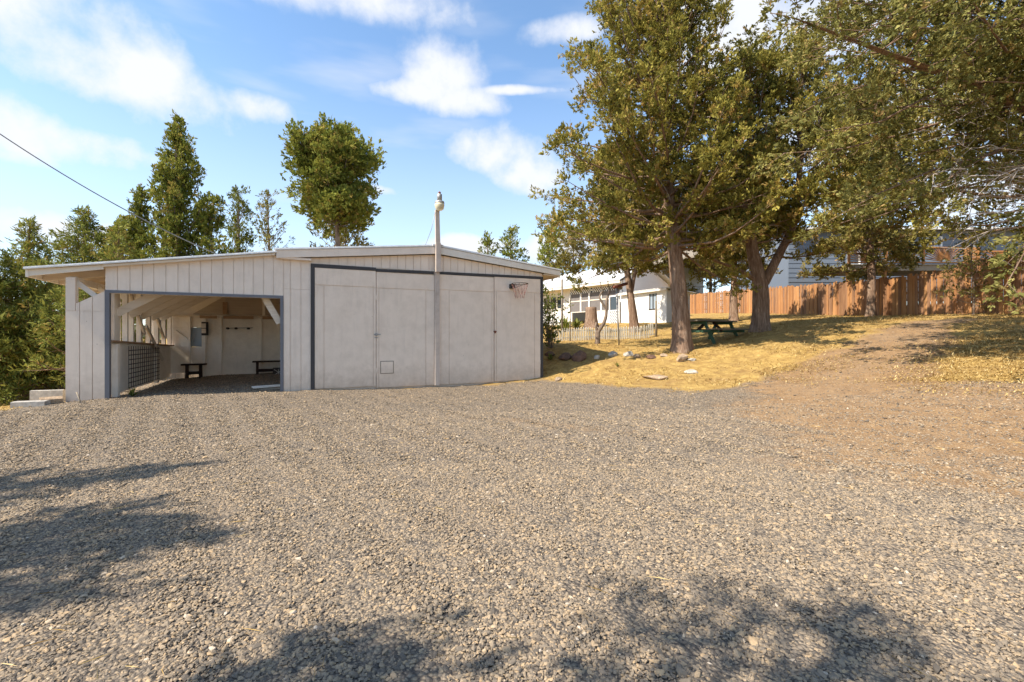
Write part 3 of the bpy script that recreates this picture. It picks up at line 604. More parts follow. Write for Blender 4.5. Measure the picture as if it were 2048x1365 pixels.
# basketball hoop
BH = empty('basketball_hoop', gl(5.17, -.04, 2.62), ALPHA, 'rusty basketball hoop with torn red net on the rightmost garage door', 'basketball hoop')
box('bracket', MAT['darksteel'], BH, -.16, -.04, -.11, .0, -.04, .08)
rc = (0, -.34, .07); rr_ = .225
ring = [(rc[0] + rr_ * math.cos(a), rc[1] + rr_ * math.sin(a), rc[2]) for a in np.linspace(0, 2 * PI, 29)]
MB().tube(ring, .010, 6, cap=False).build('rim', MAT['darksteel'], BH)
MB().tube([(-.14, -.05, -.03), (-.19, -.25, .055), (-.2, -.3, .06)], .008, 5).tube([(-.06, -.1, -.03), (.1, -.45, .055), (.16, -.50, .06)], .008, 5).build('brace', MAT['darksteel'], BH)
m = MB()
for i in range(12):
    if i in (4,): continue
    for s in (-1, 1):
        pts = []
        for j in range(6):
            f = j / 5; r = rr_ * (1 - .48 * f) * (1 + .05 * math.sin(i * 3 + j)); a = 2 * PI * (i + s * f * 1.6 * (.8 + .2 * math.sin(i * 5))) / 12
            pts.append((r * math.cos(a), rc[1] + r * math.sin(a), rc[2] - f * (.40 if i % 5 else .30)))
        m.tube(pts, .0042, 4, cap=False)
m.build('net', MAT['net'], BH)
# blocks and slab by the left corner
def block(name, x, y, rz, dx, dy, dz, lb, tilt=0, lift=0, mat='concrete', cat='block'):
    o = MB().prism_x([(-dy / 2, 0), (dy / 2, .004), (dy / 2, dz), (0, dz + .004), (-dy / 2, dz - .004)], -dx / 2, dx / 2).build(name, MAT[mat], None)
    o.location = (x, y, g1(x, y) - .02 + lift); o.rotation_euler = (tilt, 0, rz); return tag(o, lb, cat)
block('concrete_block', -8.72, 8.30, .32, .48, .18, .12, 'long pale concrete block lying in front of the left garage corner')
block('concrete_slab', -9.22, 9.10, .30, .52, .10, .26, 'upright pale slab standing behind the blocks at the left garage corner', 0, .02)
block('broken_stone', -8.60, 8.55, .9, .30, .16, .10, 'small broken pale stone between block and left garage wall', .2, .04, 'rock_tan', 'stone')
st = MB().tube([(-7.92, 8.42, -1.26), (-8.10, 8.52, -1.05)], .012, 5).build('leaning_stick', MAT['greyboard'], None); tag(st, 'short pale stick leaning on the left wing wall of the garage', 'stick')

# overhead cable
b = Vector(gl(-1.65, 1.2, 3.02))
pts = []
p0 = Vector((-12.1, 9.3, 5.3))
for i in range(25):
    f = i / 24; p = p0.lerp(b, f); p.z -= .55 * 4 * f * (1 - f) * .55; pts.append(p)
cb = MB().tube(pts, .013, 6).build('overhead_cable', MAT['cable'], None); tag(cb, 'thin black overhead cable sagging down to the carport roof', 'cable')
# the pole that carries it stands outside the picture
pl = MB().tube([(-12.1, 9.3, g1(-12.1, 9.3) - .2), (-12.1, 9.3, 5.5)], [.13, .10], 10).build('utility_pole', MAT['greyboard'], None); tag(pl, 'wooden pole carrying the far end of the cable', 'utility pole')

# ------------------------------------------------------------------ white house and its shed
HZ = .70; MA = math.atan2(.604, .797)     # house axis: local x runs into depth e2, local y along the front
H = empty('house', (7.02, 29.5, HZ), MA, 'white house with white metal roof, screened porch and lattice', 'house')
# local frame: x = into the house, y = along the front towards the left
HW = 2.92
def hbox(name, mat, *d, parent=None): return box(name, MAT[mat], parent or H, *d)
hbox('wall', 'house', .30, .36, 4.75, 13, -.3, 1.35)
hbox('wall', 'house', .30, .36, 4.75, 5.6, 1.35, HW); hbox('wall', 'house', .30, .36, 7.9, 13, 1.35, HW); hbox('wall', 'house', .301, .359, 5.6, 7.9, 2.25, HW)
w = hbox('window', 'glass', .36, .37, 5.6, 7.9, 1.35, 2.25)
for y in (5.6, 6.35, 7.1, 7.82): hbox('frame', 'white', .29, .358, y, y + .08, 1.352, 2.248, parent=w)
hbox('sill', 'white', .24, .299, 5.55, 7.95, 1.27, 1.345, parent=w)
hbox('skirt_board', 'charcoal', .27, .299, 4.8, 13, .25, .33)
hbox('end_wall', 'house', .2, 5.2, 0, .06, -.3, HW)
MB().prism([(.2, HW + .001), (5.2, HW + .001), (2.6, HW + 1.2)], .001, .059).build('gable_wall', MAT['house'], H)
hbox('rear_wall', 'house', 5.15, 5.2, .07, 13, -.3, HW)
hbox('inner_wall', 'inner', 2.2, 2.25, .1, 4.75, -.3, HW)
# porch
hbox('low_wall', 'house', .02, .08, .35, 2.75, -.3, .95); hbox('porch_sill', 'white', .0, .12, .30, 4.7, .955, 1.0)
for y in (.0, 1.65, 2.75, 3.55, 4.62): hbox('porch_post', 'house', .01, .11, y, y + .12, 1.002 if y != 2.75 else -.3, 2.28)
hbox('porch_rail', 'rafter', .03, .09, .3, 4.6, 1.72, 1.79)
for y0, y1 in ((.14, 1.63), (1.79, 2.73), (2.89, 3.53), (3.69, 4.60)): hbox('porch_screen', 'screen', .055, .062, y0, y1, 1.004, 2.27)
hbox('porch_header', 'house', .0, .12, -.0, 4.75, 2.62, HW - .02)
def lattice(parent, x, y0, y1, z0, z1, p, name='lattice', mat='house'):
    m = MB()
    for s in (1, -1):
        c = y0 - (z1 - z0)
        while c < y1 + (z1 - z0):
            a0, a1 = max(y0, c), min(y1, c + (z1 - z0))
            if a1 - a0 > .03:
                if s > 0: pa, pb = (x, a0, z0 + (a0 - c)), (x, a1, z0 + (a1 - c))
                else: pa, pb = (x + .012, a0, z1 - (a0 - c)), (x + .012, a1, z1 - (a1 - c))
                m.beam(pa, pb, .045, .01, (1, 0, 0))
            c += p
    return m.build(name, MAT[mat], parent)
lattice(H, .03, 2.6, 4.72, 2.29, 2.61, .20); lattice(H, .03, .3, 2.58, 2.29, 2.61, .20)
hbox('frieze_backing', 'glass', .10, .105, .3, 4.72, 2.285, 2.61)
# roof
def hroof(x0, z0, x1, z1, nm):
    o = ribbed(nm, x0, z0, x1, z1, -.35, 13.2, MAT['roofing'], H, .45); return o
hroof(-.55, HW - .10, 2.6, HW + 1.38, 'roof_sheet'); hroof(5.75, HW - .10, 2.6, HW + 1.38, 'roof_sheet')
hbox('eave_fascia', 'white', -.53, -.49, -.33, 13.1, HW - .26, HW - .11)
MB().prism([(-.48, HW - .20), (.29, HW + .0), (.29, HW + .03), (-.48, HW - .17)], -.3, 13).build('soffit', MAT['rafter'], H)
# shed standing against the house front
S = empty('shed', (8.57, 25.4, .62), ALPHA, 'small white lean-to shed with one window beside the leaning tree trunk', 'shed')
# local x = e (into depth), local y = n (along the lit wall); wall faces -x
def shb(name, mat, *d, parent=None): return box(name, MAT[mat], parent or S, *d)
shb('wall', 'house', 0, .05, 0, .75, -.1, 1.98); shb('wall', 'house', 0, .05, 1.35, 3.87, -.1, 1.98)
shb('wall', 'house', .001, .049, .75, 1.35, -.1, .95); shb('wall', 'house', .001, .049, .75, 1.35, 1.80, 1.98)
w = shb('window', 'pane', .03, .036, .75, 1.35, .95, 1.80)
for y in (.75, 1.03, 1.30): shb('frame', 'charcoal', -.012, .03, y, y + .05, .952, 1.798, parent=w)
shb('sill', 'charcoal', -.03, .0, .72, 1.38, .88, .945, parent=w)
for y in np.arange(1.5, 3.8, .30): shb('batten', 'house', -.014, -.001, y, y + .03, -.05, 1.95)
shb('side_wall', 'house', .052, 1.8, .0, .05, -.1, 1.90); shb('side_wall', 'house', .052, 1.8, 3.82, 3.87, -.1, 1.9); shb('rear_wall', 'house', 1.75, 1.8, .052, 3.8, -.1, 1.75)
shb('corner_board', 'house', -.02, .10, -.02, -.001, -.1, 1.97)
ribbed('roof_sheet', -.22, 2.03, 2.1, 1.80, -.2, 4.1, MAT['roofing'], S, .3)
shb('fascia', 'white', -.2, -.17, -.18, 4.05, 1.90, 2.02)
# lattice screen between shed and porch
LS = empty('lattice_door', gl(0, 0, 0), 0, 'white lattice door panel between shed and porch', 'lattice'); LS.location = (8.57 - .4388 * 4.0, 25.4 + .8986 * 4.0, .60); LS.rotation_euler = (0, 0, ALPHA)
for y0, y1, z0, z1 in ((0, .08, 0, 2.0), (.95, 1.03, 0, 2.0), (.08, .95, 0, .12), (.08, .95, .98, 1.06), (.08, .95, 1.92, 2.0)): box('frame', MAT['house'], LS, -.02, .03, y0, y1, z0, z1)
lattice(LS, .0, .08, .95, .12, .98, .19); box('screen', MAT['glass'], LS, .02, .024, .08, .95, .12, 1.92)
# yard posts
def post(name, x, y, h, r, mat, lb, cat='post', lean=(0, 0)):
    z = g1(x, y); o = MB().tube([(0, 0, -.15), (lean[0] / 2, lean[1] / 2, h / 2), (lean[0], lean[1], h)], [r, r * .97, r * .9], 7).build(name, MAT[mat], None)
    o.location = (x, y, z); return tag(o, lb, cat)
post('wooden_post', 2.35, 21.5, 2.75, .05, 'greyboard', 'tall thin wooden pole in front of the house roof, by the shrub')
post('garden_stake', 2.31, 18.2, 1.75, .022, 'greyboard', 'thin pale stake beside the tall shrub')
post('garden_stake', 3.85, 18.9, .75, .018, 'greyboard', 'low thin stake at the picket fence behind the pruned tree')
post('fence_post', 6.22, 19.75, 1.55, .05, 'greyboard', 'weathered grey post at the right end of the picket fence')
cl = empty('clothesline_pole', (3.84, 16.5, g1(3.84, 16.5)), 0, 'grey metal clothesline pole with rusty tilted crossbar', 'clothesline pole')
MB().tube([(.02, 0, -.1), (-.08, 0, 2.12)], .030, 8).build('pole', MAT['steel'], cl)
MB().tube([(-.22, -.15, 2.05), (.38, .35, 2.24)], .055, 10).build('crossbar', MAT['rust'], cl)
# picket fence
PF = empty('picket_fence', (1.75, 18.5, 0), 0, 'low weathered white picket fence in front of the house', 'picket fence')
p0 = np.array([1.70, 18.45]); p1 = np.array([6.18, 19.75]); L = np.linalg.norm(p1 - p0); dv = (p1 - p0) / L; pa = math.atan2(dv[1], dv[0])
pk = MB().prism([(-.027, 0), (.027, 0), (.027, .50), (0, .56), (-.027, .50)], -.009, .009).mesh('picket', MAT['picket'])
for i in range(int(L / .105)):
    q = p0 + dv * (i * .105 + .03); f = i * .105 / L; o = bpy.data.objects.new('picket', pk); link(o, PF)
    o.location = (q[0] - 1.75, q[1] - 18.5, g1(*q) - .03 + random.uniform(-.015, .015) + (.20 * max(0, (f - .9) * 10) ** 1.2 if f > .9 else 0))
    o.rotation_euler = (random.uniform(-.03, .03), random.uniform(-.03, .03), pa); o.scale = (random.uniform(.85, 1.1), 1, random.uniform(.94, 1.05))
for h in (.12, .38):
    m = MB()
    for i in range(12):
        qa = p0 + dv * L * i / 12 + np.array([-dv[1], dv[0]]) * .03; qb = p0 + dv * L * (i + 1) / 12 + np.array([-dv[1], dv[0]]) * .03
        m.beam((qa[0] - 1.75, qa[1] - 18.5, g1(*qa) + h), (qb[0] - 1.75, qb[1] - 18.5, g1(*qb) + h), .03, .05)
    m.build('rail', MAT['picket'], PF)

# ------------------------------------------------------------------ picnic table
tx, ty = 6.72, 15.55
PT = empty('picnic_table', (tx, ty, g1(tx, ty) + .0), R(33), 'weathered picnic table with dark green legs between two tree trunks', 'picnic table')
for i in range(5): box('tabletop_plank', MAT['table_top'], PT, -1.0, 1.0, -.38 + i * .155, -.38 + i * .155 + .145, .70, .74)
for sd in (-1, 1):
    for j in range(2):
        y = sd * .68 + (j - .5) * .15; box('seat_plank', MAT['table_top'], PT, -1.0, 1.0, y - .068, y + .068, .42, .46)
for x in (-.72, .72):
    MB().box(x - .022, x + .022, -.78, .78, .335, .418).build('seat_bearer', MAT['green'], PT)
    MB().box(x - .022, x + .022, -.36, .36, .61, .698).build('top_bearer', MAT['green'], PT)
    for sd in (-1, 1): MB().beam((x + .046, sd * .24, .69), (x + .046, sd * .62, -.04), .10, .04, (1, 0, 0)).build('leg', MAT['green'], PT)
    MB().beam((x * .96, 0, .40), (x * .25, 0, .69), .09, .04, (0, 1, 0)).build('brace', MAT['darkwood'], PT)

# ------------------------------------------------------------------ cedar fence on the right
CF = empty('cedar_fence', (17, 20, 0), 0, 'long orange-brown cedar board fence along the right of the yard', 'fence')
bd = [MB().prism_x([(-.068, 0), (.068, 0), (.068, h - .05), (.045, h), (-.045, h), (-.068, h - .05)], -.009, .009).mesh('board', MAT['fence']) for h in (1.76, 1.80, 1.84)]
def fx_(y): return 17.05 - max(0, y - 20) * .07
y = 10.8; i = 0
while y < 44:
    o = bpy.data.objects.new('board', bd[random.randrange(3)]); link(o, CF); x = fx_(y)
    hh = 1.12 if y < 17.6 else (1.0 if y < 24 else .96)
    o.location = (x - 17 + random.uniform(-.006, .006) - (.02 if i % 2 else 0), y - 20, g1(x, y) - .06 + random.uniform(-.02, .02)); o.rotation_euler = (random.uniform(-.012, .012), 0, .07 if y > 20 else 0)
    o.scale = (1, random.uniform(.97, 1.04), hh * random.uniform(.98, 1.02)); y += .139; i += 1
for h in (.35, .95, 1.5):
    y = 10.8
    while y < 43.5:
        y2 = min(y + 2.4, 43.9); MB().beam((fx_(y) - 17 + .045, y - 20, g1(fx_(y), y) + h), (fx_(y2) - 17 + .045, y2 - 20, g1(fx_(y2), y2) + h), .04, .085).build('rail', MAT['deckwood'], CF); y += 2.4
y = 10.8
while y < 44:
    MB().box(-.045, .045, -.045, .045, -.2, 1.72).build('post', MAT['deckwood'], CF).location = (fx_(y) - 17 + .115, y - 20, g1(fx_(y), y)); y += 2.4
# back fence run behind the shed, towards the left
BF = empty('back_fence', (12, 44, 0), 0, 'far run of cedar fence behind the white shed', 'fence')
x = 9.0; i = 0
while x < 15.3:
    o = bpy.data.objects.new('board', bd[i % 3]); link(o, BF); o.location = (x - 12, 0, g1(x, 44) - .05); o.rotation_euler = (0, 0, PI / 2); x += .139; i += 1
MB().box(-3, 3.3, .03, .07, 1.0, 1.09).build('rail', MAT['deckwood'], BF).location = (0, 0, g1(12, 44) + .3)

# ------------------------------------------------------------------ neighbouring houses and deck
def siding_wall(parent, x, y0, y1, z0, z1, mat, st=.22, holes=()):
    """boards lapped on the face looking to -x"""
    z = z0
    while z < z1:
        zt = min(z + st, z1); segs = [(y0, y1)]
        for (a0, a1, b0, b1) in holes:
            if zt > b0 + .02 and z < b1 - .02:
                ns_ = []
                for s0, s1 in segs:
                    if a0 > s0: ns_.append((s0, min(a0, s1)))
                    if a1 < s1: ns_.append((max(a1, s0), s1))
                segs = ns_
        for s0, s1 in segs:
            if s1 - s0 > .05: MB().add([(x - .03, s0, z), (x - .03, s1, z), (x - .006, s1, zt + .01), (x - .006, s0, zt + .01), (x + .04, s0, z), (x + .04, s1, z), (x + .04, s1, zt + .01), (x + .04, s0, zt + .01)], [(0, 3, 2, 1), (4, 5, 6, 7), (0, 1, 5, 4), (1, 2, 6, 5), (2, 3, 7, 6), (3, 0, 4, 7)]).build('siding_board', MAT[mat], parent)
        z += st
def win(parent, x, y0, y1, z0, z1, cols=2, rows=2, glass='glass'):
    w = box('window', MAT[glass], parent, x + .03, x + .035, y0, y1, z0, z1)
    for i in range(cols + 1):
        yy = y0 + (y1 - y0 - .07) * i / cols; box('frame', MAT['house'], w, x - .055, x + .029, yy, yy + .07, z0, z1)
    for j in range(rows + 1):
        zz_ = z0 + (z1 - z0 - .06) * j / rows; box('glazing_bar', MAT['house'], w, x - .048, x + .028, y0 + .001, y1 - .001, zz_, zz_ + .06)
zb = g1(22, 37)
NB = empty('neighbour_house', (22, 38, zb), 0, 'blue-grey house with paired white-framed window behind the cedar fence', 'house')
siding_wall(NB, 0, -2.8, 6, -.2, 5.0, 'blue_siding', .3, holes=((-.95, 1.25, 1.85, 4.0),)); win(NB, 0, -.95, 1.25, 1.85, 4.0)
box('end_wall', MAT['blue_siding'], NB, .041, 8, -2.8, -2.75, -.2, 5.0); box('end_wall', MAT['blue_siding'], NB, .041, 8, 5.95, 6, -.2, 5.0)
box('curtain', MAT['inner'], NB, .3, .32, -1.2, 1.5, 2.9, 4.2); box('eave_fascia', MAT['house'], NB, -.5, -.44, -3.2, 6.4, 4.86, 5.08)
ribbed('roof_sheet', -.5, 5.02, 4.2, 6.3, -3.2, 6.4, MAT['greyboard'], NB, .6); ribbed('roof_sheet', 8.8, 5.02, 4.2, 6.3, -3.2, 6.4, MAT['greyboard'], NB, .6)
NC = empty('neighbour_house', (26, 29, g1(26, 29)), PI / 2, 'long blue-grey house with white eave above the wooden deck', 'house')
siding_wall(NC, 0, -12, 8.5, .3, 4.75, 'blue_siding', .30, holes=((-1.2, .2, 3.7, 4.4), (3.2, 4.8, 2.6, 4.2))); win(NC, 0, -1.2, .2, 3.7, 4.4, 3, 1, 'pane'); win(NC, 0, 3.2, 4.8, 2.6, 4.2, 2, 2)
box('gutter', MAT['house'], NC, -.62, -.50, -12.4, 8.9, 4.72, 4.85); box('end_wall', MAT['blue_siding'], NC, .05, 7, 8.45, 8.5, .3, 4.75); box('corner_board', MAT['house'], NC, -.06, -.035, -3.3, -3.1, .3, 4.7)
ribbed('roof_sheet', -.6, 4.82, 3.5, 5.5, -12.4, 8.9, MAT['greyboard'], NC, .6); ribbed('roof_sheet', 7.6, 4.82, 3.5, 5.5, -12.4, 8.9, MAT['greyboard'], NC, .6)
ND = empty('neighbour_house', (16.5, 49, g1(16.5, 49)), R(-60), 'pale grey lap-sided house end beyond the far fence', 'house')
siding_wall(ND, 0, -6, 6, -.2, 4.6, 'pale_siding', .28)
MB().prism_x([(-6, 4.6), (6, 4.6), (0, 6.6)], -.03, .04).build('gable_wall', MAT['pale_siding'], ND)
box('corner_board', MAT['house'], ND, -.06, -.031, -.8, -.55, -.2, 4.6)
MB().prism_x([(-6.4, 4.45), (0, 6.6), (6.4, 4.45), (6.4, 4.6), (0, 6.78), (-6.4, 4.6)], -.5, 9).build('roof', MAT['greyboard'], ND)
# deck
DK = empty('deck', (20.6, 24, g1(20.6, 24)), PI / 2, 'raised wooden deck with sunburst railing panels behind the fence', 'deck')
dz = 3.77 - g1(20.6, 24)
box('rim_beam', MAT['greyboard'], DK, -.06, 0, -10, 3.0, dz - .36, dz - .08)
for i in range(21): box('floor_board', MAT['greyboard'], DK, -.12 + i * .215, -.12 + i * .215 + .2, -10, 3.0, dz - .079, dz - .04)
for yy, ph in ((-10, .7), (-6.5, .7), (-3.9, .85), (-3.2, 1.0), (-1.0, 1.2), (.95, .92), (2.9, .92)):
    box('rail_post', MAT['deckwood'], DK, -.05, .05, yy, yy + .10, dz - .039, dz + ph); box('support_post', MAT['deckwood'], DK, .01, .12, yy, yy + .12, -.3, dz - .37)
def sunburst(y0, y1, h):
    box('top_rail', MAT['deckwood'], DK, -.035, .035, y0, y1, dz + h, dz + h + .07); box('bottom_rail', MAT['deckwood'], DK, -.035, .035, y0, y1, dz + .04, dz + .10)
    cy = (y0 + y1) / 2; w_ = (y1 - y0) / 2
    for kk in range(1, 22):
        a = PI * kk / 22; c_, s_ = math.cos(a), math.sin(a); l_ = min(w_ / max(abs(c_), 1e-3), (h - .11) / max(s_, 1e-3))
        MB().beam((0, cy + c_ * .12, dz + .11 + s_ * .12), (0, cy + c_ * l_ * .99, dz + .11 + s_ * l_), .034, .04, (1, 0, 0)).build('baluster', MAT['deckwood'], DK)
for y0, y1, h in ((1.05, 2.9, .82), (-.9, .95, .82), (-3.1, -1.0, .82), (-6.4, -3.9, .62), (-9.9, -6.5, .62)): sunburst(y0, y1, h)
for i in range(5): box('privacy_board', MAT['deckwood'], DK, -.02, .02, -3.8, -3.21, dz + .02 + i * .17, dz + .02 + i * .17 + .155)
# old neighbour fence far left
OF = empty('old_fence', (-15, 17, 0), 0, 'weathered grey board fence behind the conifers at far left', 'fence')
ob = MB().box(-.07, .07, -.01, .01, 0, 1.3).mesh('board', MAT['old_fence'])
for i in range(70):
    f = i * .15; x, y = -19.5 + f * .95, 15.6 + f * .31; o = bpy.data.objects.new('board', ob); link(o, OF); o.location = (x + 15, y - 17, g1(x, y) - .05 + random.uniform(-.03, .03)); o.rotation_euler = (0, random.uniform(-.02, .02), .31)
for h in (.4, 1.0): MB().beam((-4.5, -1.36, g1(-19.5, 15.6) + h), (5.4, 1.86, g1(-9.6, 18.9) + h), .04, .08).build('rail', MAT['old_fence'], OF)

# ------------------------------------------------------------------ rocks
def rock(x, y, s, mat, seed, lb, group='stones along the bank', sink=.3):
    r_ = np.random.default_rng(seed)
    import bmesh
    bm = bmesh.new(); bmesh.ops.create_icosphere(bm, subdivisions=3, radius=1)
    dirs = r_.normal(0, 1, (18, 3)); dirs /= np.linalg.norm(dirs, axis=1)[:, None]; cut = r_.uniform(.5, .86, 18)
    for v in bm.verts:
        p = np.array(v.co)
        for d, c in zip(dirs, cut):
            q = p @ d
            if q > c: p = p - d * (q - c) * .92
        p = p * (1 + .04 * math.sin(p[0] * 9 + seed) * math.cos(p[1] * 8))
        v.co = Vector((p[0] * s[0], p[1] * s[1], p[2] * s[2]))
    me = bpy.data.meshes.new('rock'); bm.to_mesh(me); bm.free(); me.materials.append(MAT[mat])
    o = link(bpy.data.objects.new('rock', me)); o.location = (x, y, g1(x, y) + s[2] * (1 - 2 * sink) * .6); o.rotation_euler = (0, 0, r_.uniform(0, 3)); return tag(o, lb, 'rock', group)
for i, (x, y, s, mt, lb) in enumerate((
    (2.15, 14.45, (.40, .28, .30), 'rock_brown', 'largest brown boulder on the bank right of the garage'),
    (1.72, 14.75, (.40, .28, .15), 'rock_brown', 'flat brown boulder left of the largest one, in garage shade'),
    (1.25, 15.15, (.22, .2, .14), 'rock_brown', 'small brown rock close to the garage right corner, by the green weed'),
    (2.66, 14.4, (.13, .11, .10), 'rock_pale', 'small white stone just right of the largest brown boulder'),
    (3.22, 14.5, (.20, .15, .12), 'rock_pale', 'leftmost of the two white rocks in front of the clothesline pole'),
    (3.62, 14.3, (.20, .16, .14), 'rock_pale', 'white rock with rough top, second from the largest brown boulder'),
    (3.83, 14.0, (.16, .13, .10), 'rock_tan', 'tan rock touching the right side of the rough white rock'),
    (4.15, 13.75, (.26, .18, .08), 'rock_brown', 'flat dark stone among the grass left of the big trunk'),
    (4.55, 13.7, (.18, .14, .08), 'rock_tan', 'low tan stone in shade just left of the big trunk'),
    (4.83, 13.05, (.23, .17, .20), 'rock_tan', 'pointed tan rock at the foot of the big trunk'),
    (5.08, 12.95, (.15, .10, .07), 'rock_pale', 'small flat pale stone right of the pointed tan rock'),
    (3.70, 11.85, (.36, .16, .08), 'rock_tan', 'long flat tan slab at the edge of the gravel'),
    (4.70, 11.95, (.22, .13, .08), 'rock_pale', 'white flat stone with jagged edge lying on dry grass by the gravel'),
    (1.30, 12.80, (.12, .10, .10), 'rock_tan', 'small tan lump at the gravel edge by the garage corner'))):
    rock(x, y, s, mt, 20 + i, lb)

# ------------------------------------------------------------------ trees
def catmull(pts, n):
    P = np.array(pts, float); P = np.vstack([2 * P[0] - P[1], P, 2 * P[-1] - P[-2]]); out = []
    seg = len(pts) - 1
    for i in range(n):
        t = i / (n - 1) * seg; k = min(int(t), seg - 1); f = t - k; a, b, c, d = P[k:k + 4]
        out.append(.5 * ((2 * b) + (-a + c) * f + (2 * a - 5 * b + 4 * c - d) * f * f + (-a + 3 * b - 3 * c + d) * f ** 3))
    return np.array(out)
def nrm(v): return v / (np.linalg.norm(v, axis=-1, keepdims=True) + 1e-9)
def sprays(name, C, D, RC, mat, parent, r_, per, size, shade=.5, upb=.45, squash=.85, ref=.28, slim=.36, jitter=.5, tuft=7):
    """small leaf faces gathered in clumps: C centres, D branch directions, RC clump radii"""
    C = np.asarray(C); D = np.asarray(D); RC = np.asarray(RC)
    cnt = np.maximum(6, (per * (RC / ref) ** 2 * r_.uniform(.6, 1.3, len(C))).astype(int)); 
    tn = np.maximum(2, cnt // tuft); tid = np.repeat(np.arange(len(C)), tn); nt_ = len(tid)          # tufts inside each clump
    off = nrm(r_.normal(0, 1, (nt_, 3))) * (r_.random(nt_) ** .45)[:, None]; off[:, 2] *= squash
    off = off + D[tid] * (r_.uniform(-.5, .8, nt_))[:, None] * .6
    tp = C[tid] + off * RC[tid][:, None]; ta = nrm(off * .8 + D[tid] * .5 + np.array([0, 0, upb]) + r_.normal(0, jitter * .8, (nt_, 3)))
    idx = np.repeat(np.arange(nt_), tuft); n = len(idx)
    p = tp[idx] + r_.normal(0, size * .28, (n, 3)) + ta[idx] * (r_.uniform(-.4, .7, n) * size)[:, None]
    ax = nrm(ta[idx] + r_.normal(0, .36, (n, 3)))
    L = size * r_.lognormal(0, .28, n); w = L * slim * r_.uniform(.7, 1.3, n)
    sd = nrm(np.cross(ax, nrm(r_.normal(0, 1, (n, 3)))))
    bend = nrm(np.cross(ax, sd)) * (L * r_.uniform(-.2, .2, n))[:, None]
    V = np.stack([p, p + ax * (L * .45)[:, None] + sd * (w / 2)[:, None] + bend, p + ax * L[:, None], p + ax * (L * .55)[:, None] - sd * (w / 2)[:, None] + bend], 1).reshape(-1, 3)
    ct = np.clip(r_.normal(shade, .15, len(C)), .02, .98); tt = np.clip(ct[tid] + r_.normal(0, .15, nt_), 0, .95); br = r_.random(nt_) < .05; tt[br] = r_.uniform(.9, 1, br.sum()); tint = np.clip(tt[idx] + r_.normal(0, .06, n), 0, 1)
    return mesh_np(name, V, np.arange(4 * n).reshape(n, 4), mat, parent, attr={'tint': np.repeat(tint, 4)})
def trunk_mesh(m, path, rad, r_, n=12, flare=0.0, flute=.10):
    ph = r_.uniform(0, 6, 4); v = []; K = len(path); L = 0
    for i, p in enumerate(path):
        if i: L += np.linalg.norm(path[i] - path[i - 1])
        fl = 1 + flare * math.exp(-L / .28)
        for j in range(n):
            a = 2 * PI * j / n
            r = rad[i] * fl * (1 + flute * math.sin(3 * a + ph[0] + L * .7) + flute * .6 * math.sin(5 * a + ph[1] - L * 1.1) * (1 + 1.2 * math.exp(-L / .3)) + r_.uniform(-.035, .035))
            v.append((p[0] + math.cos(a) * r, p[1] + math.sin(a) * r, p[2]))
    f = [(i * n + j, i * n + (j + 1) % n, (i + 1) * n + (j + 1) % n, (i + 1) * n + j) for i in range(K - 1) for j in range(n)]
    m.add(v, f + [tuple(range((K - 1) * n, K * n))], True)
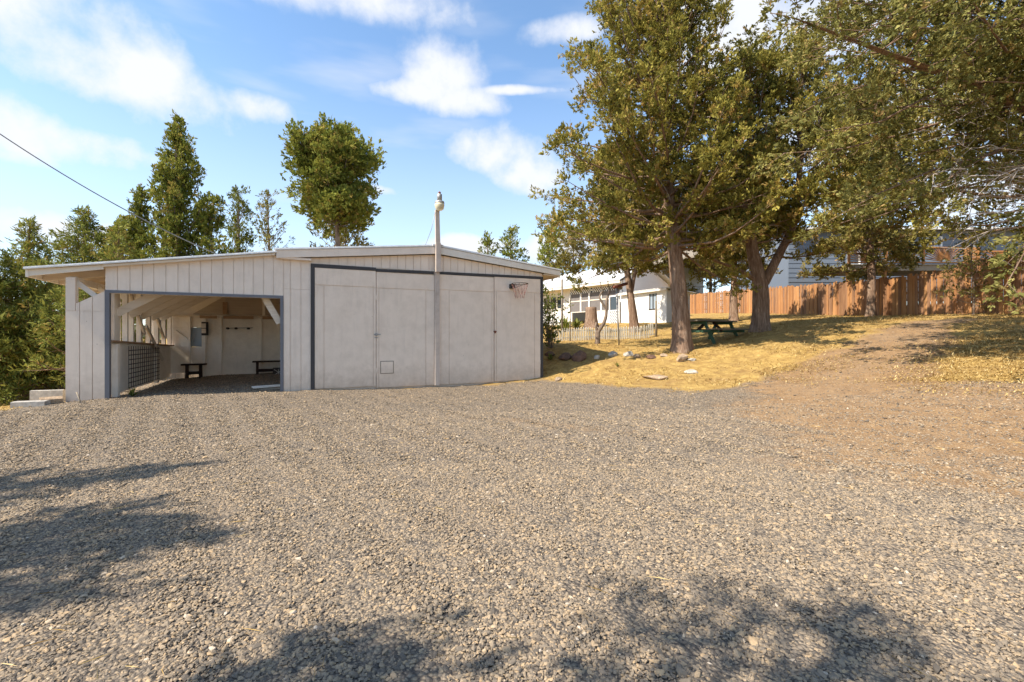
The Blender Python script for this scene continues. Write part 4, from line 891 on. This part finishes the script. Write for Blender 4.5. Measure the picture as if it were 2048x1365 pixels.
def tree(name, label, x, y, stems, leaf, bk, seed, per=70, size=.085, clump=.28, dead=0, group='junipers around the yard', shade=.5, upb=.45, sub=4.2, ref=.28, slim=.36, squash=.85, side=14, jitter=.5, inner=.16, tuft=7):
    r_ = np.random.default_rng(seed); z0 = g1(x, y)
    T = empty(name, (x, y, z0), 0, label, 'tree', group); m = MB(); C, D, RC = [], [], []; tw = MB(); have_dead = False
    for si, s in enumerate(stems):
        pts = [tuple(p) for p in s['pts']]
        if si == 0: pts[0] = (pts[0][0], pts[0][1], pts[0][2] - .12)
        K = 22; path = catmull(pts, K); hh = np.linspace(0, 1, K); rad = s['r0'] * (1 - hh) ** .8 + .012
        trunk_mesh(m, path, rad, r_, side if si == 0 else 9, .32 if si == 0 else 0)
        pz = np.array([q[0] for q in s['prof']]); pr = np.array([q[1] for q in s['prof']]); zlo, zhi = s['limb']
        for li in range(s['n']):
            f = (li + r_.random()) / s['n']; z = zlo + (zhi - zlo) * f ** s.get('pow', .85)
            i = int(np.clip(np.searchsorted(path[:, 2], z), 1, K - 1)); b0 = path[i - 1] + (path[i] - path[i - 1]) * np.clip((z - path[i - 1, 2]) / max(1e-3, path[i, 2] - path[i - 1, 2]), 0, 1)
            az = li * 2.39996 + r_.uniform(-.5, .5)
            if 'face' in s and r_.random() < s['face'][1]: az = s['face'][0] + r_.uniform(-1.15, 1.15)
            reach = np.interp(z, pz, pr) * r_.uniform(*s.get('vary', (.72, 1.12)))
            if 'bias' in s:
                bx, by, am = s['bias']; reach *= 1 + am * (math.cos(az) * bx + math.sin(az) * by)
            el = s['up'][0] + (s['up'][1] - s['up'][0]) * (z - zlo) / max(.1, zhi - zlo) + r_.uniform(-.15, .15)
            dh = np.array([math.cos(az), math.sin(az), 0]); tot = reach / max(.35, math.cos(el))
            q = [b0]; d = dh * math.cos(el) + np.array([0, 0, math.sin(el)]); nseg = 5
            for j in range(nseg):
                d = nrm(d + np.array([0, 0, s.get('curl', .10)]) + r_.normal(0, s.get('wig', .13), 3)); q.append(q[-1] + d * tot / nseg)
            q = np.array(q); rl = min(rad[i] * .5, .012 + .012 * tot) * s.get('lr', 1)
            m.tube(q, list(np.linspace(rl, .006, nseg + 1)), 5, cap=False)
            ns_ = max(2, int(tot * sub)); cs = float(np.clip(.42 + .58 * reach / .9, .42, 1))
            for j in range(ns_):
                u = inner + (1 - inner) * (j + r_.random()) / ns_; kk = min(int(u * nseg), nseg - 1); p = q[kk] + (q[kk + 1] - q[kk]) * (u * nseg - kk); ld = nrm(q[kk + 1] - q[kk])
                sd = nrm(ld * .55 + r_.normal(0, .55, 3) + np.array([0, 0, s.get('subup', .25)])); sl = min(.22 + .105 * tot, .10 + .30 * tot) * r_.uniform(.5, 1.2) * (1.15 - .5 * u)
                e = p + sd * sl; m.tube([p, (p + e) / 2 + r_.normal(0, .03, 3), e], [.009, .006, .004], 3, cap=False)
                C.append(e); D.append(sd); RC.append(cs * clump * r_.uniform(.55, 1.35))
                if sl > .35: C.append(p + sd * sl * .5 + r_.normal(0, .06, 3)); D.append(sd); RC.append(cs * clump * r_.uniform(.5, 1.0))
            C.append(q[-1]); D.append(nrm(q[-1] - q[-2])); RC.append(cs * clump * r_.uniform(.7, 1.15))
            for j in range(int(dead * r_.uniform(0, 2))):
                u = r_.uniform(.1, .7); p = q[0] + (q[-1] - q[0]) * u; dd = nrm(r_.normal(0, 1, 3) + np.array([0, 0, -.3])); l_ = r_.uniform(.3, .9)
                tw.tube([p, p + dd * l_ * .5 + r_.normal(0, .06, 3), p + dd * l_ + np.array([0, 0, -.08]) + r_.normal(0, .08, 3)], [.010, .007, .003], 3, cap=False); have_dead = True
        C.append(path[-1]); D.append(np.array([0, 0, 1.])); RC.append(clump * .35); C.append(path[-2]); D.append(np.array([0, 0, 1.])); RC.append(clump * .45)
    tr = m.build('trunk', MAT[bk], T)
    if have_dead: tag(tw.build('dead_twigs', MAT['deadtwig'], tr), kind='stuff')
    cr = sprays('crown', C, D, RC, MAT[leaf], T, r_, per, size, shade, upb, squash, ref, slim, jitter, tuft)
    return T
def S(pts, r0, n, limb, prof, up=(.25, .8), **k): return dict(pts=pts, r0=r0, n=n, limb=limb, prof=prof, up=up, **k)
def cone(H, r, z0=.4, tip=.12): return [(z0, r), (H * .55, r * .62), (H * .85, r * .28), (H, tip)]
# --- main junipers on the right
tree('juniper_tree', 'tallest juniper, thick reddish trunk nearest the garage, left of the picnic table', 5.23, 14.06,
     [S([(0, 0, 0), (-.10, 0, 1.6), (-.26, .05, 3.4), (-.42, .1, 5), (-.55, .2, 7.5), (-.5, .3, 10), (-.42, .3, 12.8)], .26, 150, (3.1, 12.5),
        [(2.4, 3.6), (3.3, 3.9), (4.5, 4.1), (6, 3.7), (8, 2.95), (10, 2.05), (12, .95), (12.8, .3)], (-.22, 1.0), pow=1.12, bias=(-1, 0, .20), vary=(.74, 1.02), curl=.13)],
     'leaf_olive', 'bark_red', 11, per=200, size=.078, clump=.235, slim=.46, dead=1.6, side=16, sub=3.0, tuft=10)
tree('juniper_tree', 'forked juniper with spreading limbs right of the picnic table', 8.63, 15.94,
     [S([(0, 0, 0), (-.02, 0, 1.5), (-.22, .1, 2.8), (-.32, .2, 4.5), (-.25, .2, 7), (-.2, .2, 9.4)], .275, 62, (3.0, 9.2), [(2.8, 2.2), (4.5, 2.7), (6.5, 2.0), (8.5, 1.0), (9.4, .3)], (-.1, 1.0)),
      S([(.12, 0, 1.6), (.62, -.05, 2.6), (1.15, 0, 3.7), (1.5, .2, 5.5), (1.62, .3, 8), (1.7, .3, 10.2)], .17, 70, (2.5, 10.0), [(2.5, 2.3), (5, 2.5), (7, 1.8), (9, .8), (10.2, .25)], (-.25, 1.05)),
      S([(-.12, 0, 1.75), (-.9, -.1, 2.15), (-1.8, -.2, 2.5), (-2.4, -.2, 3.3), (-2.5, 0, 5.4)], .14, 28, (2.5, 5.2), [(2.2, 1.2), (3.4, 1.7), (5.4, .4)], (.0, .8))],
     'leaf_olive', 'bark_red', 12, per=210, size=.082, clump=.25, slim=.46, dead=1.8, side=16, sub=3.0, tuft=10)
tree('juniper_tree', 'slim juniper standing against the cedar fence at right', 16.25, 20.75,
     [S([(0, 0, 0), (.05, 0, 2), (-.1, 0, 4.5), (-.15, 0, 7), (-.1, 0, 10.2)], .17, 66, (2.0, 9.9), [(2.0, 2.3), (4, 3.1), (6.5, 2.7), (8.5, 1.5), (10.2, .3)], (-.25, .8))], 'leaf_brown', 'bark_red', 13, per=150, size=.125, slim=.46, dead=1.0, ref=.32, clump=.34, sub=2.5, tuft=9)
tree('juniper_tree', 'small juniper with bare lower trunk in front of the far fence', 11.25, 23.2,
     [S([(0, 0, 0), (.0, 0, 1.5), (.05, 0, 3.5), (.0, 0, 6.6)], .20, 48, (2.0, 6.4), [(1.8, 1.5), (3.2, 2.5), (5, 1.8), (6.6, .3)], (-.15, .9))], 'leaf_brown', 'bark_red', 14, per=130, size=.12, slim=.46, dead=1.2, ref=.32, clump=.34, sub=2.4, tuft=9)
tree('juniper_tree', 'leaning juniper in front of the white shed window', 5.95, 22.1,
     [S([(0, 0, 0), (-.18, 0, 1.5), (-.42, 0, 3.2), (-.5, 0, 5.2), (-.5, 0, 7.6)], .20, 56, (3.1, 7.4), [(2.3, 2.4), (3.4, 2.9), (5.4, 2.3), (7.6, .4)], (-.22, .9), bias=(-1, 0, .15)), S([(-.22, 0, 1.8), (.0, 0, 2.9), (.5, .1, 4.2), (.8, .1, 5.6)], .10, 20, (2.8, 5.5), [(2.6, 1.2), (4, 1.5), (5.6, .4)], (.0, .8))], 'leaf_brown', 'bark_red', 15, per=130, size=.12, slim=.46, dead=1.2, ref=.32, clump=.34, sub=2.4, tuft=9)
# --- tree whose boughs hang in from the right, and the one behind it
T5 = tree('juniper_tree', 'large juniper hanging in from the top right corner, with bare dead boughs', 11.0, 8.5,
     [S([(0, 0, 0), (-.1, 0, 2.2), (-.25, -.1, 4.5), (-.3, -.2, 7), (-.3, -.2, 10)], .34, 118, (3.8, 9.6), [(3.6, 4.0), (5, 4.7), (6.5, 4.7), (8, 3.4), (10, 1.0)], (-.08, .55), pow=1.0, bias=(-.9, -.1, .10), curl=.03, subup=.05, lr=.6, wig=.18, face=(3.3, .42)),
      S([(-.2, 0, 3.9), (-2.5, -.3, 4.7), (-4.5, -.6, 5.2), (-6.3, -.8, 5.7)], .10, 34, (4.1, 5.68), [(4.0, .9), (5.7, .8)], (-.2, .3), curl=.02, subup=.0, lr=.7)],
     'leaf_blue', 'bark_red', 16, per=150, size=.066, clump=.25, slim=.44, dead=.3, upb=.15, sub=3.1, tuft=10, inner=.2, shade=.5)
r5 = np.random.default_rng(5); m = MB()
for i in range(30):
    a = r5.uniform(2.7, 3.6); zz_ = r5.uniform(2.5, 3.9); ln = r5.uniform(1.5, 2.9); p = np.array([-.2, -.1, zz_]); d = np.array([math.cos(a), math.sin(a), r5.uniform(-.15, .25)]); q = [p]
    for j in range(7): d = nrm(d + r5.normal(0, .16, 3) + np.array([0, 0, -.03])); q.append(q[-1] + d * ln / 6)
    m.tube(q, list(np.linspace(.020, .004, 8)), 4, cap=False)
    for j in range(12):
        b = q[r5.integers(2, 8)]; dd = nrm(d + r5.normal(0, .75, 3)); l_ = r5.uniform(.25, .8)
        m.tube([b, b + dd * l_ * .5 + r5.normal(0, .05, 3), b + dd * l_ + r5.normal(0, .1, 3) - np.array([0, 0, .06])], [.008, .006, .003], 3, cap=False)
tag(m.build('dead_boughs', MAT['deadtwig'], T5), kind='stuff')
tree('juniper_tree', 'half-hidden juniper at the right edge in front of the deck', 16.0, 13.9,
     [S([(0, 0, 0), (0, 0, 2), (-.2, 0, 4.5), (-.2, 0, 8.6)],   .22, 66, (2.6, 8.3), [(2.4, 2.6), (4, 3.6), (6, 3.0), (8.6, .4)], (-.15, .6), bias=(-1, 0, .15), curl=.04)], 'leaf_olive', 'bark_red', 17, per=120, size=.09, slim=.46, sub=2.6, tuft=9, dead=1.5, ref=.30)
tree('juniper_sapling', 'small thin juniper sapling in front of the cedar fence at far right', 16.35, 16.25,
     [S([(0, 0, 0), (.05, 0, .8), (-.05, 0, 1.8), (0, 0, 2.7)], .024, 30, (.25, 2.6), [(.2, .85), (1.2, .9), (2.7, .15)], (.0, .6))], 'leaf_blue', 'bark_grey', 18, per=60, size=.09, clump=.22, sub=4.2, side=7)
# --- behind the garage
tree('juniper_tree', 'tall pointed juniper with several tops behind the carport roof', -18.3, 25.0,
     [S([(0, 0, 0), (0, 0, 5), (.1, 0, 9), (.0, 0, 14.3)], .26, 84, (2.5, 14.1), [(2.4, 2.2), (6, 2.0), (9, 1.2), (10.8, .95), (12.8, .32), (14.3, .03)], (.5, 1.15), curl=.2),
      S([(-.3, 0, 2), (-1.9, 0, 5), (-2.0, 0, 8.0), (-1.9, 0, 10.0)], .12, 38, (3, 9.9), [(3, 1.4), (7, .9), (8.9, .55), (10, .1)], (.6, 1.15), curl=.2),
      S([(.3, 0, 2), (1.8, 0, 5), (1.9, 0, 7.4), (1.8, 0, 9.6)], .12, 36, (3, 9.5), [(3, 1.4), (6.5, .8), (8.6, .5), (9.6, .1)], (.6, 1.15), curl=.2),
      S([(-.3, 0, 1.5), (-2.9, 0, 4), (-3.2, 0, 6.5), (-3.2, 0, 8.2)], .10, 30, (2.5, 8.1), [(3, 1.0), (6, .9), (8.2, .1)], (.6, 1.1), curl=.2)],
     'leaf_green', 'bark_grey', 21, per=130, size=.13, slim=.44, clump=.33, ref=.34, sub=2.2, tuft=9, squash=1.1, upb=.8, group='trees behind the garage')
tree('juniper_tree', 'narrow dark juniper spire just right of the tall pointed juniper', -14.45, 24.2,
     [S([(0, 0, 0), (0, 0, 4), (0, 0, 9.4)], .16, 40, (2, 9.2), [(2, 1.1), (6.5, .85), (8.3, .5), (9.4, .08)], (.5, 1.1), curl=.2)], 'leaf_green', 'bark_grey', 22, per=105, size=.12, slim=.34, clump=.34, ref=.36, sub=2.8, shade=.35, upb=.8, group='trees behind the garage')
tree('juniper_tree', 'thin see-through juniper midway between spire and ball-shaped tree', -12.95, 24.4,
     [S([(0, 0, 0), (.1, 0, 4), (-.1, 0, 9.3)], .13, 34, (2, 9.1), [(2, 1.6), (6, 1.35), (8, .6), (9.3, .08)], (.3, 1.0), curl=.16)], 'leaf_blue', 'bark_grey', 23, per=70, size=.12, slim=.34, clump=.28, ref=.36, sub=2.2, group='trees behind the garage')
tree('juniper_tree', 'dense ball-shaped juniper on a bare trunk behind the garage roof', -9.45, 24.3,
     [S([(.1, 0, 0), (.25, 0, 4), (.15, 0, 7), (-.25, 0, 11.6)], .24, 130, (7.2, 11.3), [(7.0, 1.3), (7.8, 1.75), (9, 2.2), (9.9, 2.15), (10.6, 1.4), (11.2, .7), (11.6, .3)], (-.05, .75), pow=1.0, curl=.08, vary=(.84, 1.08))],
     'leaf_green', 'bark_grey', 24, per=80, size=.15, slim=.46, clump=.38, ref=.40, sub=3.0, shade=.55, tuft=9, group='trees behind the garage')
tree('juniper_tree', 'open brownish juniper behind the trunk of the ball-shaped tree', -11.1, 30.5,
     [S([(0, 0, 0), (0, 0, 4), (0, 0, 9.0)], .2, 40, (3.5, 8.8), [(3, 2.4), (6.5, 2.4), (8.2, 1.9), (9.0, .8)], (.05, .7))], 'leaf_brown', 'bark_grey', 25, per=40, size=.19, clump=.36, ref=.38, sub=2.2, shade=.4, group='trees behind the garage')
# --- conifers at far left
tree('conifer_tree', 'pale green conifer with pointed top left of the garage corner', -16.9, 16.0,
     [S([(0, 0, 0), (0, 0, 3), (.05, 0, 6.3)], .14, 120, (.5, 6.2), [(.4, 2.1), (2.5, 1.6), (4.2, .85), (5.2, .30), (6.3, .03)], (-.10, .45), pow=1.0, curl=.09, subup=.05)], 'leaf_spruce', 'bark_red', 31, per=78, size=.13, clump=.26, sub=3.6, slim=.24, upb=.1, shade=.6, group='conifers at far left')
tree('conifer_tree', 'conifer with broad top behind the carport eave', -18.9, 20.2,
     [S([(0, 0, 0), (0, 0, 4), (.05, 0, 8.0)], .16, 130, (.6, 7.9), [(.5, 2.2), (4, 1.75), (5.8, 1.1), (7.0, .34), (8.0, .03)], (-.10, .5), pow=.95, curl=.09, subup=.05)], 'leaf_spruce', 'bark_red', 32, per=72, size=.15, clump=.30, ref=.30, sub=3.2, slim=.24, upb=.1, shade=.5, group='conifers at far left')
tree('conifer_tree', 'shorter light conifer leaning against the broad one by the eave', -16.7, 19.4,
     [S([(0, 0, 0), (0, 0, 3), (.05, 0, 6.9)], .13, 80, (.6, 6.8), [(.5, 1.5), (4, 1.1), (5.8, .45), (6.9, .04)], (.0, .4), pow=1.1, curl=.09, subup=.05)], 'leaf_spruce', 'bark_red', 33, per=69, size=.14, clump=.26, sub=3.2, slim=.24, upb=.1, shade=.7, group='conifers at far left')
tree('conifer_tree', 'leftmost conifer, dark and cut by the picture edge', -17.3, 14.9,
     [S([(0, 0, 0), (0, 0, 3), (.0, 0, 5.6)], .13, 100, (.4, 5.5), [(.3, 2.0), (2.5, 1.5), (4, .75), (5.6, .04)], (-.08, .3), pow=1.15, curl=.09, subup=.05)], 'leaf_spruce', 'bark_red', 34, per=75, size=.13, clump=.26, sub=3.6, slim=.24, upb=.1, shade=.45, group='conifers at far left')
tree('conifer_tree', 'bushy conifer close to the left garage wall', -13.6, 14.6,
     [S([(0, 0, 0), (0, 0, 2), (.0, 0, 3.9)], .10, 44, (.4, 3.8), [(.3, 1.5), (2, 1.2), (3.9, .1)], (.0, .5), curl=.09, subup=.05)], 'leaf_spruce', 'bark_red', 35, per=75, size=.12, clump=.24, sub=3.6, slim=.24, upb=.1, shade=.6, group='conifers at far left')
# --- far trees between garage and house
for i, (x, y, H_, rr2, lb) in enumerate(((-2.45, 46, 9.2, 1.35, 'lower of two rounded far trees above the garage right roof slope'), (-.15, 47, 9.9, 1.7, 'taller of two rounded far trees above the garage right roof slope'),
                                   (3.55, 44, 8.9, 1.6, 'pointed dark far tree above the house roof'), (6.3, 47, 9.0, 2.6, 'pale olive far tree behind the house roof'), (10.5, 48, 9.5, 3.0, 'olive far tree behind the shed'),
                                   (13.8, 55, 9, 3.0, 'pale dusty far tree beyond the far fence'), (19.5, 45, 9.5, 3.2, 'olive far tree right of the forked juniper'), (25.5, 34.5, 9.0, 2.8, 'olive far tree behind the slim juniper'), (-30, 42, 7, 2.8, 'low far tree behind the carport eave'), (-24, 38, 7, 2.6, 'far tree between conifers and tall pointed juniper'))):
    tree('far_tree', lb, x, y, [S([(0, 0, 0), (0, 0, H_ * .4), (0, 0, H_)], .18, 40, (1.2, H_ * .97), [(1, rr2 * .8), (H_ * .45, rr2), (H_ * .75, rr2 * .7), (H_, .15)], (.1, 1.0), curl=.12)],
         ('leaf_green', 'leaf_green', 'leaf_green', 'leaf_brown', 'leaf_brown', 'leaf_brown', 'leaf_olive', 'leaf_olive', 'leaf_green', 'leaf_green')[i], 'bark_grey', 40 + i, per=32, size=.26, clump=.50, ref=.50, sub=1.9, group='far trees')
# --- trees outside the picture that shade the gravel in front
tree('conifer_tree', 'conifer left of the picture whose long shadow crosses the gravel', -8.85, 1.45,
     [S([(0, 0, 0), (0, 0, 4), (0, 0, 7.1)], .16, 54, (1, 7), [(.8, 1.3), (4, .8), (5.7, .40), (7.1, .05)], (.2, .8))], 'leaf_green', 'bark_grey', 51, per=110, size=.10, clump=.22, ref=.28, sub=3.6, group='trees outside the picture')
tree('conifer_tree', 'second conifer left of the picture shading the gravel', -7.95, .0,
     [S([(0, 0, 0), (0, 0, 4), (0, 0, 7.0)], .18, 60, (1, 6.9), [(.8, 1.5), (4, 1.15), (5.7, .75), (6.6, .5), (7.0, .1)], (.1, .7))], 'leaf_green', 'bark_grey', 52, per=120, size=.10, clump=.24, ref=.28, sub=3.8, group='trees outside the picture')
tree('juniper_tree', 'lumpy juniper behind the camera whose shadow falls on the near gravel', -4.35, -1.1,
     [S([(0, 0, 0), (.05, 0, 4), (.1, 0, 6), (.1, .0, 7.3)], .2, 34, (2.5, 7.1), [(2.5, 1.2), (5, .8), (6.2, .55), (7.3, .2)], (.1, .8)), S([(.05, 0, 3), (-.25, .6, 4.4), (-.3, .7, 5.3)], .09, 12, (3.6, 5.2), [(3.6, .6), (4.6, .4), (5.3, .2)], (.1, .8))], 'leaf_olive', 'bark_red', 53, per=130, size=.08, clump=.22, ref=.26, sub=2.4, group='trees outside the picture')

# ------------------------------------------------------------------ shrubs and small plants
def shrub(name, label, x, y, stems, n, leafn, size, h, spread, seed, leaf='leaf_shrub', cat='shrub'):
    r_ = np.random.default_rng(seed); T = empty(name, (x, y, g1(x, y)), 0, label, cat); m = MB(); C, D, RC = [], [], []
    for i in range(n):
        a = r_.uniform(0, 2 * PI); top = np.array([math.cos(a) * spread * r_.random(), math.sin(a) * spread * r_.random(), h * r_.uniform(.55, 1.05)]); b = np.array([math.cos(a) * .05, math.sin(a) * .05, -.08])
        q = catmull([b, top * .5 + r_.normal(0, .07, 3), top], 7); m.tube(q, list(np.linspace(.016, .004, 7)), 5, cap=False)
        for j in range(leafn):
            u = r_.uniform(.15, 1); p = q[0] + (q[-1] - q[0]) * u; p = q[min(6, int(u * 6.99))]; dd = nrm(r_.normal(0, .6, 3) + np.array([0, 0, .5])); e = p + dd * r_.uniform(.08, .32)
            m.tube([p, e], [.005, .003], 3, cap=False); C.append(e); D.append(dd); RC.append(.11 * r_.uniform(.6, 1.3))
    m.build('stems', MAT['bark_grey'], T); sprays('leaves', C, D, RC, MAT[leaf], T, r_, stems, size, .5, .3, .9, .11, .5, .7, 2); return T
shrub('tall_shrub', 'tall thin leafy shrub at the right corner of the garage', 1.36, 16.2, 7, 15, 13, .095, 2.35, .85, 61)
def tuft(name, label, x, y, n, ln, wd, seed, mat='leaf_yucca', spread=.9, cat='plant'):
    r_ = np.random.default_rng(seed); V = []; Fc = []; T = []
    for i in range(n):
        a = r_.uniform(0, 2 * PI); el = r_.uniform(.25, 1.45); d = np.array([math.cos(a) * math.cos(el), math.sin(a) * math.cos(el), math.sin(el)]); s_ = np.array([-math.sin(a), math.cos(a), 0]) * wd; L_ = ln * r_.uniform(.6, 1.1); b = len(V)
        p = d * .02; mm = d * L_ * .5 + np.array([0, 0, .02]); e = d * L_ - np.array([0, 0, .10 * L_ * spread])
        V += [p - s_ * .6, p + s_ * .6, mm + s_, e, mm - s_]; Fc.append((b, b + 1, b + 2, b + 4)); Fc.append((b + 4, b + 2, b + 3, b + 3)); T += [r_.random()] * 5
    me = bpy.data.meshes.new(name); me.from_pydata([tuple(v) for v in V], [], [f if f[2] != f[3] else f[:3] for f in Fc]); at = me.attributes.new('tint', 'FLOAT', 'POINT'); at.data.foreach_set('value', np.array(T, np.float32)); me.update(); me.materials.append(MAT[mat])
    o = link(bpy.data.objects.new(name, me)); o.location = (x, y, g1(x, y)); return tag(o, label, cat)
tuft('yucca_plant', 'yellow-green spiky yucca below the porch', 3.15, 27.0, 110, 1.05, .045, 71)
tuft('yucca_plant', 'smaller spiky yucca close to the stump below the porch', 3.85, 27.3, 70, .8, .04, 72)
tuft('weed_clump', 'low green weed at the garage right corner', 1.22, 14.7, 60, .28, .014, 73, 'leaf_shrub')
tuft('weed_clump', 'tiny green weed in the dry grass below the white rocks', 3.05, 13.3, 22, .20, .010, 74, 'leaf_shrub')
tuft('weed_clump', 'small weed tuft inside the carport left jamb', -7.75, 9.35, 40, .22, .012, 75, 'leaf_shrub')
# pruned bare little tree
PTz = empty('pruned_tree', (3.15, 16.86, g1(3.15, 16.86)), 0, 'bare pruned little tree with cut stubs left of the clothesline pole', 'tree')
m = MB(); r_ = np.random.default_rng(8)
def limbs(pts, r0, r1): m.tube(catmull(pts, 12), list(np.linspace(r0, r1, 12)), 8, wob=.12, rr=random)
limbs([(.0, 0, -.1), (.0, 0, .25), (.02, 0, .48)], .105, .085); limbs([(.0, 0, .42), (.22, 0, .75), (.32, 0, 1.1), (.34, 0, 1.6), (.46, .05, 2.0)], .075, .04)
limbs([(.34, 0, 1.25), (.15, 0, 1.55), (.08, 0, 1.75), (.24, 0, 2.0)], .045, .028); limbs([(0, 0, .45), (-.06, 0, .62), (-.03, 0, .78)], .06, .04); limbs([(.05, 0, .5), (.1, 0, .62), (.12, 0, .72)], .045, .035)
limbs([(.46, .05, 2.0), (.40, .05, 2.2), (.38, .1, 2.6)], .022, .008); limbs([(.20, 0, 1.95), (.12, .05, 2.2), (.1, .05, 2.5)], .018, .006); limbs([(.46, .05, 1.98), (.56, 0, 2.12), (.62, 0, 2.2)], .022, .012)
m.build('trunk', MAT['bark_grey'], PTz)
# stump
STp = empty('tree_stump', (4.75, 27.3, g1(4.75, 27.3)), 0, 'reddish tall tree stump in front of the porch', 'stump'); m = MB(); r_ = np.random.default_rng(9)
trunk_mesh(m, catmull([(0, 0, -.1), (0, 0, .6), (-.02, 0, 1.22)], 10), [.40, .37, .35, .34, .33, .325, .32, .315, .31, .305], r_, 16, .5); m.build('trunk', MAT['bark_red'], STp)
